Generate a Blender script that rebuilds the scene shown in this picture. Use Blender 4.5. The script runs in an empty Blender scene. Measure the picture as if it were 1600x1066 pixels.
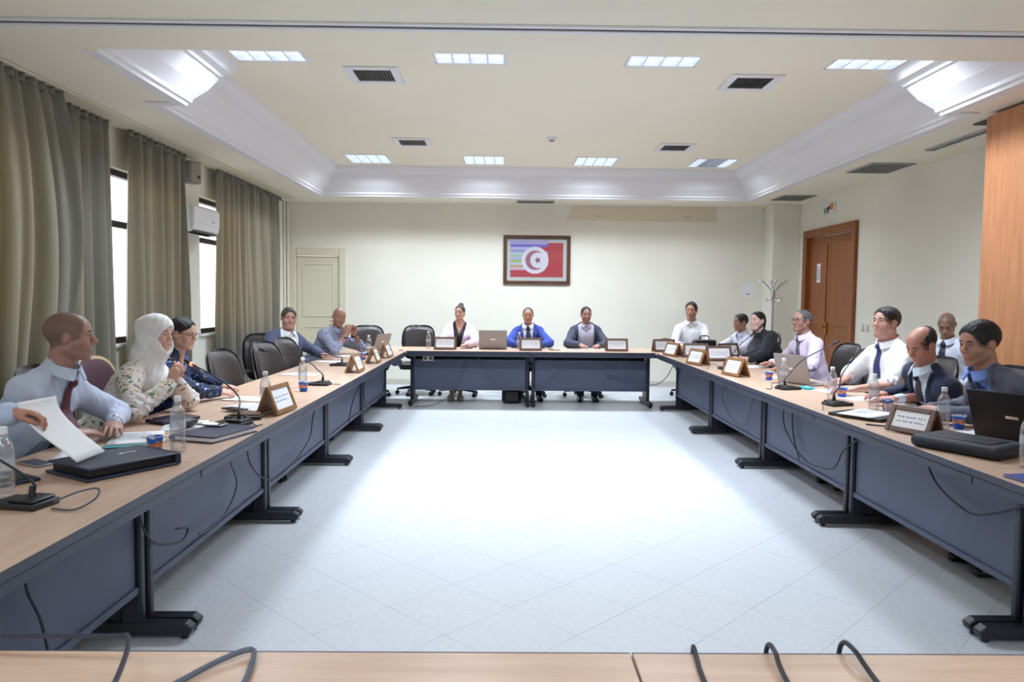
import bpy, bmesh, math, random
import numpy as np
from mathutils import Vector, Matrix
random.seed(4); rng = np.random.default_rng(4)
R = math.radians
scn = bpy.context.scene
COL = scn.collection

# ------------------------------------------------------------------ camera
FPX = 1150.0
cam_d = bpy.data.cameras.new('camera'); cam = bpy.data.objects.new('camera', cam_d); COL.objects.link(cam)
cam_d.sensor_fit = 'HORIZONTAL'; cam_d.sensor_width = 36.0; cam_d.lens = 36.0 * FPX / 1600.0
cam_d.clip_start = 0.05; cam_d.clip_end = 200
def cam_axes(yaw, pitch, roll):
    f = Vector((math.sin(yaw)*math.cos(pitch), math.cos(yaw)*math.cos(pitch), -math.sin(pitch)))
    r = Vector((math.cos(yaw), -math.sin(yaw), 0)); u = r.cross(f)
    return r*math.cos(roll)+u*math.sin(roll), -r*math.sin(roll)+u*math.cos(roll), f
_r, _u, _f = cam_axes(.012, .0586, .0103)
cam.matrix_world = Matrix(((_r.x, _u.x, -_f.x, 0), (_r.y, _u.y, -_f.y, 0), (_r.z, _u.z, -_f.z, 1.445), (0, 0, 0, 1)))
cam_d.dof.use_dof = True; cam_d.dof.focus_distance = 6.5; cam_d.dof.aperture_fstop = 8.0
scn.camera = cam

# ------------------------------------------------------------------ world and exposure
world = bpy.data.worlds.new('world'); scn.world = world; world.use_nodes = True
_bg = world.node_tree.nodes['Background']
_bg.inputs[0].default_value = (0.93, 0.97, 1.0, 1); _bg.inputs[1].default_value = 4.0
scn.view_settings.view_transform = 'Standard'; scn.view_settings.look = 'None'
scn.view_settings.gamma = 1.0; scn.view_settings.use_curve_mapping = False
scn.view_settings.exposure = 0.0
LAMP_W = 54.0          # one ceiling lamp
LAMP_COL = (0.76, 0.87, 1.0)
try:
    scn.cycles.use_denoising = True; scn.cycles.max_bounces = 8; scn.cycles.diffuse_bounces = 4
    scn.cycles.transparent_max_bounces = 16; scn.cycles.sample_clamp_indirect = 8.0
    scn.cycles.caustics_reflective = False; scn.cycles.caustics_refractive = False
except Exception:
    pass

# ------------------------------------------------------------------ materials
def _nodes(name):
    m = bpy.data.materials.new(name); m.use_nodes = True
    nt = m.node_tree; b = nt.nodes['Principled BSDF']
    return m, nt, b
def lin(c):
    return tuple((x/12.92 if x <= .04045 else ((x+.055)/1.055)**2.4) for x in c)
def hexc(r, g, b): return lin((r/255., g/255., b/255.))
def mat(name, col, rough=.6, metal=0., var=0., vscale=4., bump=0., bscale=60., stretch=(1, 1, 1), spec=.5, coat=0., sheen=0., alpha=1., emit=0., ecol=None, det=4., trans=0.):
    m, nt, b = _nodes(name)
    N, L = nt.nodes, nt.links
    c4 = (*col, 1)
    b.inputs['Base Color'].default_value = c4; b.inputs['Roughness'].default_value = rough
    b.inputs['Metallic'].default_value = metal; b.inputs['Specular IOR Level'].default_value = spec
    b.inputs['Coat Weight'].default_value = coat; b.inputs['Sheen Weight'].default_value = sheen
    b.inputs['Alpha'].default_value = alpha; b.inputs['Transmission Weight'].default_value = trans
    if emit:
        b.inputs['Emission Color'].default_value = (*(ecol or col), 1); b.inputs['Emission Strength'].default_value = emit
    if var or bump:
        tc = N.new('ShaderNodeTexCoord'); mp = N.new('ShaderNodeMapping'); mp.inputs['Scale'].default_value = stretch
        L.new(tc.outputs['Object'], mp.inputs[0])
    if var:
        n = N.new('ShaderNodeTexNoise'); n.inputs['Scale'].default_value = vscale; n.inputs['Detail'].default_value = det
        L.new(mp.outputs[0], n.inputs['Vector'])
        cr = N.new('ShaderNodeValToRGB'); cr.color_ramp.elements[0].position = .3; cr.color_ramp.elements[1].position = .7
        cr.color_ramp.elements[0].color = (*[max(0, x*(1-var)) for x in col], 1)
        cr.color_ramp.elements[1].color = (*[min(1, x*(1+var)) for x in col], 1)
        L.new(n.outputs['Fac'], cr.inputs[0]); L.new(cr.outputs[0], b.inputs['Base Color'])
    if bump:
        n2 = N.new('ShaderNodeTexNoise'); n2.inputs['Scale'].default_value = bscale; n2.inputs['Detail'].default_value = 3
        L.new(mp.outputs[0], n2.inputs['Vector'])
        bp = N.new('ShaderNodeBump'); bp.inputs['Strength'].default_value = bump; bp.inputs['Distance'].default_value = .01
        L.new(n2.outputs['Fac'], bp.inputs['Height']); L.new(bp.outputs[0], b.inputs['Normal'])
    return m
def wood_mat(name, c1, c2, axis=0, scale=1., rough=.4, stretch=14.):
    m, nt, b = _nodes(name); N, L = nt.nodes, nt.links
    tc = N.new('ShaderNodeTexCoord'); mp = N.new('ShaderNodeMapping')
    sc = [stretch*scale]*3; sc[axis] = 1.0*scale
    mp.inputs['Scale'].default_value = sc
    n = N.new('ShaderNodeTexNoise'); n.inputs['Scale'].default_value = 2.2; n.inputs['Detail'].default_value = 8; n.inputs['Roughness'].default_value = .65
    cr = N.new('ShaderNodeValToRGB'); cr.color_ramp.elements[0].position = .32; cr.color_ramp.elements[1].position = .68
    cr.color_ramp.elements[0].color = (*c1, 1); cr.color_ramp.elements[1].color = (*c2, 1)
    L.new(tc.outputs['Object'], mp.inputs[0]); L.new(mp.outputs[0], n.inputs['Vector']); L.new(n.outputs['Fac'], cr.inputs[0])
    L.new(cr.outputs[0], b.inputs['Base Color']); b.inputs['Roughness'].default_value = rough
    return m
def glass_mat(name, tint=(1, 1, 1), gloss=.12, rough=.03, milk=0.):
    m = bpy.data.materials.new(name); m.use_nodes = True; nt = m.node_tree; N, L = nt.nodes, nt.links
    N.remove(N['Principled BSDF'])
    t = N.new('ShaderNodeBsdfTransparent'); t.inputs[0].default_value = (*tint, 1)
    g = N.new('ShaderNodeBsdfGlossy'); g.inputs[1].default_value = rough
    lw = N.new('ShaderNodeLayerWeight'); lw.inputs[0].default_value = .35
    mu = N.new('ShaderNodeMath'); mu.operation = 'MULTIPLY_ADD'; mu.inputs[1].default_value = .55; mu.inputs[2].default_value = gloss*.3
    L.new(lw.outputs['Facing'], mu.inputs[0])
    mx = N.new('ShaderNodeMixShader'); L.new(mu.outputs[0], mx.inputs[0]); L.new(t.outputs[0], mx.inputs[1]); L.new(g.outputs[0], mx.inputs[2])
    out = mx
    if milk:
        d = N.new('ShaderNodeBsdfDiffuse'); d.inputs[0].default_value = (.9, .93, .97, 1)
        m2 = N.new('ShaderNodeMixShader'); m2.inputs[0].default_value = milk
        L.new(mx.outputs[0], m2.inputs[1]); L.new(d.outputs[0], m2.inputs[2]); out = m2
    L.new(out.outputs[0], N['Material Output'].inputs[0])
    return m
def curtain_mat(name):
    m, nt, b = _nodes(name); N, L = nt.nodes, nt.links
    b.inputs['Base Color'].default_value = (*hexc(122, 121, 110), 1); b.inputs['Roughness'].default_value = .42
    b.inputs['Sheen Weight'].default_value = .3
    tc = N.new('ShaderNodeTexCoord'); mp = N.new('ShaderNodeMapping'); mp.inputs['Scale'].default_value = (6, 6, .5)
    n = N.new('ShaderNodeTexNoise'); n.inputs['Scale'].default_value = 5; n.inputs['Detail'].default_value = 6
    L.new(tc.outputs['Object'], mp.inputs[0]); L.new(mp.outputs[0], n.inputs['Vector'])
    bp = N.new('ShaderNodeBump'); bp.inputs['Strength'].default_value = .25; bp.inputs['Distance'].default_value = .01
    L.new(n.outputs['Fac'], bp.inputs['Height']); L.new(bp.outputs[0], b.inputs['Normal'])
    t = N.new('ShaderNodeBsdfTranslucent'); t.inputs[0].default_value = (*hexc(232, 212, 168), 1)
    mx = N.new('ShaderNodeMixShader'); mx.inputs[0].default_value = .27
    L.new(b.outputs[0], mx.inputs[1]); L.new(t.outputs[0], mx.inputs[2]); L.new(mx.outputs[0], N['Material Output'].inputs[0])
    return m

MT = {}
MT['wall'] = mat('cream_wall_paint', hexc(240, 235, 220), .75, var=.03, vscale=1.2, bump=.04, bscale=180)
MT['ceil'] = mat('cream_ceiling_paint', hexc(245, 236, 215), .8, var=.02, vscale=.8)
MT['trim'] = mat('white_plaster', hexc(232, 230, 232), .55)
MT['floor'] = mat('terrazzo_tile', hexc(203, 206, 212), .42, var=.05, vscale=38, det=8, spec=.4)
MT['grout'] = mat('floor_grout', hexc(194, 196, 200), .8)
MT['band'] = mat('charcoal_laminate', hexc(56, 59, 74), .45, var=.06, vscale=3)
MT['panel'] = mat('grey_metal_panel', hexc(80, 86, 108), .5, var=.07, vscale=2.5, bump=.05, bscale=40)
MT['leg'] = mat('black_metal', hexc(34, 34, 46), .38, metal=.1)
MT['foot'] = mat('black_plastic', hexc(30, 30, 40), .42)
MT['top'] = wood_mat('beech_laminate_long', hexc(190, 156, 132), hexc(208, 177, 154), axis=1, rough=.38)
MT['topx'] = wood_mat('beech_laminate_wide', hexc(190, 156, 132), hexc(208, 177, 154), axis=0, rough=.38)
MT['door'] = wood_mat('varnished_door_wood', hexc(128, 70, 30), hexc(158, 92, 44), axis=2, rough=.35)
MT['partition'] = wood_mat('partition_veneer', hexc(176, 116, 78), hexc(198, 138, 96), axis=2, rough=.45, stretch=10)
MT['frame_wood'] = wood_mat('dark_frame_wood', hexc(70, 42, 26), hexc(104, 66, 42), axis=0, rough=.35)
MT['plate_wood'] = wood_mat('name_plate_wood', hexc(122, 82, 46), hexc(160, 114, 70), axis=0, rough=.4)
MT['plate_dark'] = wood_mat('dark_plate_wood', hexc(84, 56, 42), hexc(112, 80, 62), axis=0, rough=.4)
MT['cream_door'] = mat('cream_gloss_paint', hexc(228, 219, 194), .5)
MT['win'] = mat('brown_window_frame', hexc(44, 32, 34), .45)
MT['glass'] = glass_mat('window_glass', (1, 1, 1), .1)
MT['curtain'] = curtain_mat('satin_curtain')
MT['black'] = mat('black_plastic_matte', hexc(24, 24, 30), .45)
MT['rubber'] = mat('black_cable_rubber', hexc(38, 40, 48), .5)
MT['greycable'] = mat('grey_cable_rubber', hexc(82, 88, 104), .5)
MT['paper'] = mat('white_paper', hexc(240, 240, 244), .8)
MT['ink'] = mat('dark_ink', hexc(60, 66, 90), .7)
MT['white'] = mat('white_plastic', hexc(236, 236, 238), .4)
MT['greyplastic'] = mat('grey_plastic', hexc(150, 144, 140), .5)
MT['chrome'] = mat('chrome', (.75, .76, .78), .18, metal=1.)
MT['brass'] = mat('brass', hexc(190, 150, 80), .3, metal=1.)
MT['leather'] = mat('brown_black_leather', hexc(52, 44, 44), .38, bump=.12, bscale=90, var=.1, vscale=5)
MT['shell'] = mat('black_chair_shell', hexc(22, 22, 34), .22, coat=.3)
MT['tan'] = mat('tan_chair_rim', hexc(196, 170, 128), .5)
MT['maroon'] = mat('maroon_chair_fabric', hexc(62, 26, 40), .7)
MT['bottle'] = glass_mat('clear_bottle_plastic', (.985, .99, 1), .25, .05, milk=.05)
MT['water'] = glass_mat('bottle_water', (.97, .985, 1.0), .1, .02, milk=.01)
MT['cap'] = mat('white_bottle_cap', hexc(238, 240, 246), .4)
MT['navy'] = mat('navy_leatherette', hexc(34, 38, 76), .38, bump=.08, bscale=150)
MT['darkfolder'] = mat('black_blue_leatherette', hexc(38, 46, 70), .36, bump=.08, bscale=150)
MT['blue'] = mat('blue_card', hexc(38, 66, 150), .5)
MT['screen'] = mat('dark_glass_screen', hexc(16, 18, 26), .12, coat=.5)
MT['silver'] = mat('silver_laptop_metal', hexc(158, 150, 146), .4, metal=.35)
MT['red_led'] = mat('red_led', (1, .15, .05), .4, emit=6., ecol=(1., .12, .04))
MT['teal'] = mat('teal_plastic', hexc(70, 190, 200), .45)
MT['teal_card'] = mat('teal_card', hexc(70, 150, 150), .6)
MT['grille'] = mat('dark_grille', hexc(60, 56, 52), .6)
MT['alu'] = mat('brushed_aluminium', hexc(180, 182, 184), .35, metal=.8)
MT['beige_patch'] = mat('beige_panel_paint', hexc(228, 216, 188), .75)
MT['tube'] = mat('lamp_tube_on', (1, 1, 1), .4, emit=2.2, ecol=(.86, .93, 1.))
MT['tube_off'] = mat('lamp_tube_off', hexc(150, 156, 160), .4)
MT['reflector'] = mat('lamp_reflector', hexc(225, 230, 240), .35)
MT['red'] = mat('flag_red', hexc(196, 40, 64), .5)
MT['flagwhite'] = mat('flag_white', hexc(238, 236, 244), .5)
MT['mat_board'] = mat('picture_mat_board', hexc(214, 220, 216), .6)
MT['green'] = mat('exit_green', hexc(70, 120, 90), .5)
MT['orange'] = mat('orange_print', hexc(222, 140, 70), .5)
MT['cupblue'] = None
MT['brown_wallet'] = mat('brown_leather', hexc(86, 58, 34), .45)
MT['cream_plastic'] = mat('cream_plastic', hexc(216, 208, 184), .5)

# ------------------------------------------------------------------ mesh helpers
class MB:
    """collects faces for ONE mesh object"""
    def __init__(self): self.v = []; self.f = []
    def add(self, vs, fs):
        o = len(self.v); self.v += [tuple(p) for p in vs]; self.f += [tuple(i+o for i in f) for f in fs]; return self
    def box(self, x0, x1, y0, y1, z0, z1, M=None):
        vs = [Vector((x, y, z)) for z in (z0, z1) for y in (y0, y1) for x in (x0, x1)]
        if M is not None: vs = [M @ p for p in vs]
        return self.add(vs, [(0, 2, 3, 1), (4, 5, 7, 6), (0, 1, 5, 4), (2, 6, 7, 3), (0, 4, 6, 2), (1, 3, 7, 5)])
    def prism(self, poly, z0, z1, M=None):
        n = len(poly); vs = [Vector((p[0], p[1], z0)) for p in poly]+[Vector((p[0], p[1], z1)) for p in poly]
        if M is not None: vs = [M @ p for p in vs]
        return self.add(vs, [tuple(range(n))[::-1], tuple(range(n, 2*n))]+[(i, (i+1) % n, n+(i+1) % n, n+i) for i in range(n)])
    def lathe(self, prof, n=20, M=None, caps=True):
        vs = []; fs = []
        for r, z in prof:
            for i in range(n):
                a = 2*math.pi*i/n; vs.append(Vector((r*math.cos(a), r*math.sin(a), z)))
        if M is not None: vs = [M @ p for p in vs]
        for j in range(len(prof)-1):
            for i in range(n):
                fs.append((j*n+i, j*n+(i+1) % n, (j+1)*n+(i+1) % n, (j+1)*n+i))
        if caps:
            fs.append(tuple(range(n))[::-1]); k = (len(prof)-1)*n; fs.append(tuple(range(k, k+n)))
        return self.add(vs, fs)
    def tube(self, pts, rad, n=8, closed=False):
        pts = [Vector(p) for p in pts]; m = len(pts)
        rads = rad if isinstance(rad, (list, tuple)) else [rad]*m
        vs = []; fs = []; prev = None
        for i, p in enumerate(pts):
            a = pts[(i-1) % m] if (closed or i > 0) else p; b = pts[(i+1) % m] if (closed or i < m-1) else p
            t = (b-a).normalized() if (b-a).length > 1e-9 else Vector((0, 0, 1))
            if prev is None:
                ref = Vector((0, 0, 1)) if abs(t.z) < .9 else Vector((1, 0, 0))
                u = t.cross(ref).normalized()
            else:
                u = prev-t*prev.dot(t); u = u.normalized() if u.length > 1e-6 else t.orthogonal().normalized()
            prev = u; w = t.cross(u)
            for k in range(n):
                an = 2*math.pi*k/n; vs.append(p+(u*math.cos(an)+w*math.sin(an))*rads[i])
        rings = m if closed else m-1
        for i in range(rings):
            j = (i+1) % m
            for k in range(n):
                fs.append((i*n+k, i*n+(k+1) % n, j*n+(k+1) % n, j*n+k))
        if not closed:
            fs.append(tuple(range(n))[::-1]); fs.append(tuple(range((m-1)*n, m*n)))
        return self.add(vs, fs)
    def ball(self, c, r, n=12, m=8, M=None):
        r = r if isinstance(r, (tuple, list)) else (r, r, r)
        vs = [Vector((c[0], c[1], c[2]-r[2]))]; fs = []
        for j in range(1, m):
            t = math.pi*j/m
            for i in range(n):
                a = 2*math.pi*i/n
                vs.append(Vector((c[0]+r[0]*math.sin(t)*math.cos(a), c[1]+r[1]*math.sin(t)*math.sin(a), c[2]-r[2]*math.cos(t))))
        vs.append(Vector((c[0], c[1], c[2]+r[2])))
        if M is not None: vs = [M @ p for p in vs]
        for i in range(n): fs.append((0, 1+(i+1) % n, 1+i))
        for j in range(m-2):
            for i in range(n):
                a = 1+j*n+i; b = 1+j*n+(i+1) % n; fs.append((a, b, b+n, a+n))
        l = len(vs)-1; k = 1+(m-2)*n
        for i in range(n): fs.append((l, k+i, k+(i+1) % n))
        return self.add(vs, fs)
    def grid(self, fn, nu, nv):
        vs = [fn(i/nu, j/nv) for j in range(nv+1) for i in range(nu+1)]
        return self.add(vs, [(j*(nu+1)+i, j*(nu+1)+i+1, (j+1)*(nu+1)+i+1, (j+1)*(nu+1)+i) for j in range(nv) for i in range(nu)])
    def mesh(self, name, m=None, smooth=True, angle=35):
        me = bpy.data.meshes.new(name); me.from_pydata(self.v, [], self.f); me.update()
        if m is not None: me.materials.append(m)
        if smooth:
            me.polygons.foreach_set('use_smooth', [True]*len(me.polygons))
            me.set_sharp_from_angle(angle=R(angle))
        return me
    def build(self, name, m=None, parent=None, smooth=True, bevel=0., seg=2, angle=35, solid=0.):
        o = bpy.data.objects.new(name, self.mesh(name, m, smooth, angle)); COL.objects.link(o)
        if parent is not None: o.parent = parent
        if solid:
            s = o.modifiers.new('thickness', 'SOLIDIFY'); s.thickness = solid; s.offset = 0
        if bevel:
            b = o.modifiers.new('bevel', 'BEVEL'); b.width = bevel; b.segments = seg; b.limit_method = 'ANGLE'; b.angle_limit = R(40)
        return o
def rotm(axis, deg): return Matrix.Rotation(R(deg), 4, axis)
def T(x, y, z): return Matrix.Translation((x, y, z))
def bez(pts, n=24):
    """smooth curve through points (Catmull-Rom)"""
    P = [Vector(p) for p in pts]; P = [P[0]*2-P[1]]+P+[P[-1]*2-P[-2]]; out = []
    segs = len(P)-3
    for s in range(segs):
        a, b, c, d = P[s:s+4]; k = max(2, n//segs)
        for i in range(k):
            t = i/k
            out.append(.5*((2*b)+(c-a)*t+(2*a-5*b+4*c-d)*t*t+(3*b-a-3*c+d)*t**3))
    out.append(P[-2]); return out
def tag(o, label=None, cat=None, group=None, kind=None):
    if label: o['label'] = label
    if cat: o['category'] = cat
    if group: o['group'] = group
    if kind: o['kind'] = kind
    return o
def thing(name, label, cat, loc=(0, 0, 0), rz=0., group=None):
    o = bpy.data.objects.new(name, None); COL.objects.link(o); o.empty_display_size = .1
    o.location = loc; o.rotation_euler = (0, 0, R(rz))
    return tag(o, label, cat, group)
def copy_tree(o, label=None, loc=None, rz=None, parent=None):
    c = o.copy(); COL.objects.link(c)
    if parent is not None: c.parent = parent
    if label: c['label'] = label
    if loc is not None: c.location = loc
    if rz is not None: c.rotation_euler = (0, 0, R(rz))
    for ch in list(o.children): copy_tree(ch, parent=c)
    return c
def struct(o, label=None): return tag(o, label, kind='structure')

# ------------------------------------------------------------------ the room
WL, WR, WB, WF = -3.57, 4.70, 12.15, -4.2     # walls: left, right, back, behind the camera
ZS, ZU = 2.97, 3.37                           # soffit and raised ceiling
T_W = .2
# floor: diagonal terrazzo tiles on a grout bed
floor = struct(MB().box(WL, WR, WF, WB, -.12, -.0012).build('floor', MT['grout']), 'pale terrazzo tile floor laid diagonally')
def clip(poly, a, b, c):   # keep a*x+b*y<=c
    out = []
    for i in range(len(poly)):
        p, q = poly[i], poly[(i+1) % len(poly)]; dp = a*p[0]+b*p[1]-c; dq = a*q[0]+b*q[1]-c
        if dp <= 0: out.append(p)
        if (dp < 0) != (dq < 0) and abs(dp-dq) > 1e-9:
            t = dp/(dp-dq); out.append((p[0]+(q[0]-p[0])*t, p[1]+(q[1]-p[1])*t))
    return out
tiles = []; S2 = .40; hs = (S2-.0016)/2*math.sqrt(2); st = S2/math.sqrt(2)
cx0, cy0 = -1.37, 3.64-st
for i in range(-40, 60):
    for j in range(-40, 60):
        cx = cx0+(i-j)*st; cy = cy0+(i+j)*st
        if cx < WL-st or cx > WR+st or cy < WF-st or cy > WB+st: continue
        full = WL+st < cx < WR-st and WF+st < cy < WB-st
        poly = [(hs, 0), (0, hs), (-hs, 0), (0, -hs)]
        if not full:
            poly = clip(clip(clip(clip(poly, 1, 0, WR-cx), -1, 0, cx-WL), 0, 1, WB-cy), 0, -1, cy-WF)
            if len(poly) < 3: continue
        seen = cy > 1.7 and abs(cx-.35) < 1.9+.0*cy
        tiles.append(((0 if seen else 100)+math.hypot(cx, cy), cx, cy, poly, full))
tiles.sort(key=lambda t: t[0])
tile_me = MB().prism([(hs, 0), (0, hs), (-hs, 0), (0, -hs)], -.012, 0).mesh('tile', MT['floor'], smooth=False)
rest = MB(); ntile = 0
for _, cx, cy, poly, full in tiles:
    if full and ntile < 280:
        o = bpy.data.objects.new('tile', tile_me); COL.objects.link(o); o.location = (cx, cy, 0); o.parent = floor; ntile += 1
    else:
        rest.prism([(p[0]+cx, p[1]+cy) for p in poly], -.012, 0)
tag(rest.build('tile_field', MT['floor'], floor, smooth=False), kind='stuff')

def wall_with_holes(name, axis, pos, thick, a0, a1, z0, z1, holes, m, label):
    """axis 'x': wall plane x=pos running along y; holes (a0,a1,z0,z1)"""
    As = sorted({a0, a1, *[h[0] for h in holes], *[h[1] for h in holes]}); Zs = sorted({z0, z1, *[h[2] for h in holes], *[h[3] for h in holes]})
    mb = MB()
    for i in range(len(As)-1):
        for k in range(len(Zs)-1):
            am, zm = (As[i]+As[i+1])/2, (Zs[k]+Zs[k+1])/2
            if any(h[0] < am < h[1] and h[2] < zm < h[3] for h in holes): continue
            if axis == 'x': mb.box(min(pos, pos+thick), max(pos, pos+thick), As[i], As[i+1], Zs[k], Zs[k+1])
            else: mb.box(As[i], As[i+1], min(pos, pos+thick), max(pos, pos+thick), Zs[k], Zs[k+1])
    return struct(mb.build(name, m, smooth=False), label)
WIN = [(4.5, 6.2, .98, 2.60), (6.70, 8.05, .98, 2.60), (8.72, 11.15, .98, 2.60)]
DR = (9.86, 11.40, 0., 2.44)
wall_with_holes('wall_left', 'x', WL, -T_W, WF, WB+T_W, 0, ZU+.15, WIN, MT['wall'], 'cream left wall with curtained windows')
wall_with_holes('wall_right', 'x', WR, T_W, WF, WB+T_W, 0, ZU+.15, [DR], MT['wall'], 'plain cream right wall with wooden double door')
wall_with_holes('wall_back', 'y', WB, T_W, WL, WR, 0, ZU+.15, [(-3.40, -2.70, 0, 2.10)], MT['wall'], 'cream back wall behind the head table')
wall_with_holes('wall_front', 'y', WF, -T_W, WL-T_W, WR+T_W, 0, ZU+.15, [], MT['wall'], 'cream wall behind the camera')
struct(MB().box(4.27, WR, 11.72, WB, 0, ZS).build('wall_pilaster', MT['wall'], bevel=.004), 'square cream corner pilaster beside the coat stand')
# baseboards
bbm = mat('baseboard_tile', hexc(206, 200, 186), .5)
struct(MB().box(-2.55, 4.27, WB-.012, WB, 0, .085).build('baseboard_back', bbm, bevel=.003), 'low pale baseboard along the back wall')
struct(MB().box(WR-.012, WR, 6.1, 9.75, 0, .085).build('baseboard_right', bbm, bevel=.003), 'low pale baseboard along the right wall')
struct(MB().box(WL, WL+.012, 1.0, WB, 0, .085).build('baseboard_left', bbm, bevel=.003), 'low pale baseboard under the curtains')

# ceiling: soffit ring + raised centre with lamp openings
OUT = [(-2.64, 4.72), (-2.64, 5.95), (-2.85, 5.95), (-2.85, 11.36), (3.80, 11.36), (3.80, 5.95), (3.62, 5.95), (3.62, 4.72)]
LX = [-1.91, -.29, 1.27, 2.92]; LYN, LYF = 5.88, 10.46; LW, LD = .57, .62
LBACK = [(x, y) for y in (-.5, -2.9) for x in LX]
mb = MB()
t = .12
mb.box(WL, -2.85, 4.72, WB, ZS, ZS+t); mb.box(-2.85, -2.64, 4.72, 5.95, ZS, ZS+t)
mb.box(-2.85, 3.80, 11.36, WB, ZS, ZS+t); mb.box(3.80, WR, 4.72, WB, ZS, ZS+t); mb.box(3.62, 3.80, 4.72, 5.95, ZS, ZS+t)
def holed(mb, x0, x1, y0, y1, z0, z1, holes):
    xs = sorted({x0, x1, *[h[0] for h in holes], *[h[1] for h in holes]}); ys = sorted({y0, y1, *[h[2] for h in holes], *[h[3] for h in holes]})
    for i in range(len(xs)-1):
        for j in range(len(ys)-1):
            xm, ym = (xs[i]+xs[i+1])/2, (ys[j]+ys[j+1])/2
            if any(h[0] < xm < h[1] and h[2] < ym < h[3] for h in holes): continue
            mb.box(xs[i], xs[i+1], ys[j], ys[j+1], z0, z1)
def lamp_hole(x, y): return (x-LW/2, x+LW/2, y-LD/2, y+LD/2)
holed(mb, WL, WR, WF, 4.72, ZS, ZS+t, [lamp_hole(x, y) for x, y in LBACK])
holed(mb, -2.9, 3.85, 4.72, 11.4, ZU, ZU+t, [lamp_hole(x, y) for x in LX for y in (LYN, LYF)])
mb.box(-2.9, 3.85, 4.66, 4.72, ZS+t, ZU+t)
ceiling = struct(mb.build('ceiling', MT['ceil'], smooth=False), 'cream ceiling with a raised centre panel')
# stepped plaster cove, one piece per run
PROF = [(0, .004), (0, -.014), (.085, -.014), (.095, .012), (.112, .018), (.118, .045), (.20, .135), (.262, .235), (.275, .262), (.292, .268), (.30, .292), (.345, .315), (.385, .365), (.40, ZU-ZS)]
def off(i, d):
    n = len(OUT); p = Vector((*OUT[i], 0)); ns = []
    for a, b in ((i-1, i), (i, i+1)):
        if a < 0 or b >= n: continue
        e = (Vector((*OUT[b], 0))-Vector((*OUT[a], 0))).normalized(); ns.append(Vector((e.y, -e.x, 0)))
    if len(ns) == 1: return p+ns[0]*d
    m_ = ns[0]+ns[1]
    return p+m_*(d/(1+ns[0].dot(ns[1])))
for i in range(len(OUT)-1):
    mb = MB(); vs = []
    for d, z in PROF:
        a, b = off(i, d), off(i+1, d); vs += [(a.x, a.y, ZS+z), (b.x, b.y, ZS+z)]
    mb.add(vs, [(2*k, 2*k+1, 2*k+3, 2*k+2) for k in range(len(PROF)-1)])
    struct(mb.build('trim_%d' % (i+1), MT['trim'], smooth=False, solid=.004), 'white stepped plaster cove run %s' % ['on the near left', 'return on the left', 'along the left', 'along the back', 'along the right', 'return on the right', 'on the near right'][i])
# hairline yellow edge where the cove meets the raised ceiling is the ceiling itself
# ------------------------------------------------------------------ windows, curtains
for n, (y0, y1, z0, z1) in enumerate(WIN):
    w = thing('window_%d' % (n+1), ['dark framed window behind the nearest curtain', 'dark framed window beside the wall speaker', 'dark framed window behind the farthest curtain'][n], None, (WL-.10, (y0+y1)/2, z0)); w['kind'] = 'structure'
    L_ = (y1-y0)/2; H_ = z1-z0; f = .055
    fr = MB(); fr.box(-.035, .035, -L_, -L_+f, 0, H_); fr.box(-.035, .035, L_-f, L_, 0, H_); fr.box(-.035, .035, -L_+f, L_-f, 0, f); fr.box(-.035, .035, -L_+f, L_-f, H_-f, H_)
    fr.build('window_frame', MT['win'], w, bevel=.004)
    MB().box(-.03, .03, -L_+f, L_-f, 1.09, 1.15).build('transom', MT['win'], w, bevel=.004)
    MB().box(-.03, .03, -.03, .03, f, 1.09).build('mullion', MT['win'], w, bevel=.004)
    for (a, b, c, d) in ((-L_+f, -.03, f, 1.09), (.03, L_-f, f, 1.09), (-L_+f, L_-f, 1.15, H_-f)):
        MB().box(-.003, .003, a, b, c, d).build('pane', MT['glass'], w, smooth=False)
    MB().box(.06, .13, -L_-.03, L_+.03, -.03, 0).build('window_sill', MT['trim'], w, bevel=.006)

def curtain(name, label, y0, y1, z0, z1, folds, amp, seed, x=WL+.13, sweep=None, nu=150, nv=40):
    rg = np.random.default_rng(seed)
    ph = rg.uniform(0, 6.28, 8); w = rg.uniform(.7, 1.4, 8)
    def fn(u, v):
        zz = z1+(z0-z1)*v
        a0, a1 = y0, y1
        if sweep: a0, a1 = sweep(v, y0, y1)
        uu = u+.018*math.sin(3*v+ph[0]+u*5)
        s = math.sin(2*math.pi*folds*uu+ph[1]+.6*math.sin(2.2*v+ph[2]))
        s2 = math.sin(2*math.pi*folds*.53*uu*w[3]+ph[3]+1.1*v)
        s3 = math.sin(2*math.pi*folds*2.1*uu+ph[4]+2*v)
        A = amp*(.45+.75*v**.6)
        d = A*(.62*math.copysign(abs(s)**.8, s)+.42*s2+.12*s3*(1-v))
        yy = a0+(a1-a0)*u+.25*A*math.cos(2*math.pi*folds*uu+ph[5])
        return (x+d, yy, zz)
    mb = MB().grid(fn, nu, nv)
    c = thing(name, label, 'curtain', (x, (y0+y1)/2, z0))
    for i, p in enumerate(mb.v): mb.v[i] = (p[0]-x, p[1]-(y0+y1)/2, p[2]-z0)
    mb.build('curtain_cloth', MT['curtain'], c, angle=80, solid=.003)
    hd = MB().grid(lambda u, v: (amp*.55*math.sin(2*math.pi*folds*1.6*u)+.002, -(y1-y0)/2+(y1-y0)*u, z1-z0-.055+.055*v), nu, 2)
    hd.build('gathered_heading', MT['curtain'], c, angle=80, solid=.006)
    return c
curtain('curtain', 'grey satin curtain nearest the camera at the left edge', 4.0, 5.62, .05, ZS-.027, 9, .066, 1, x=WL+.25, sweep=lambda v, a, b: (a, b+.22*math.sin(min(1, v*1.4)*math.pi)))
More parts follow.
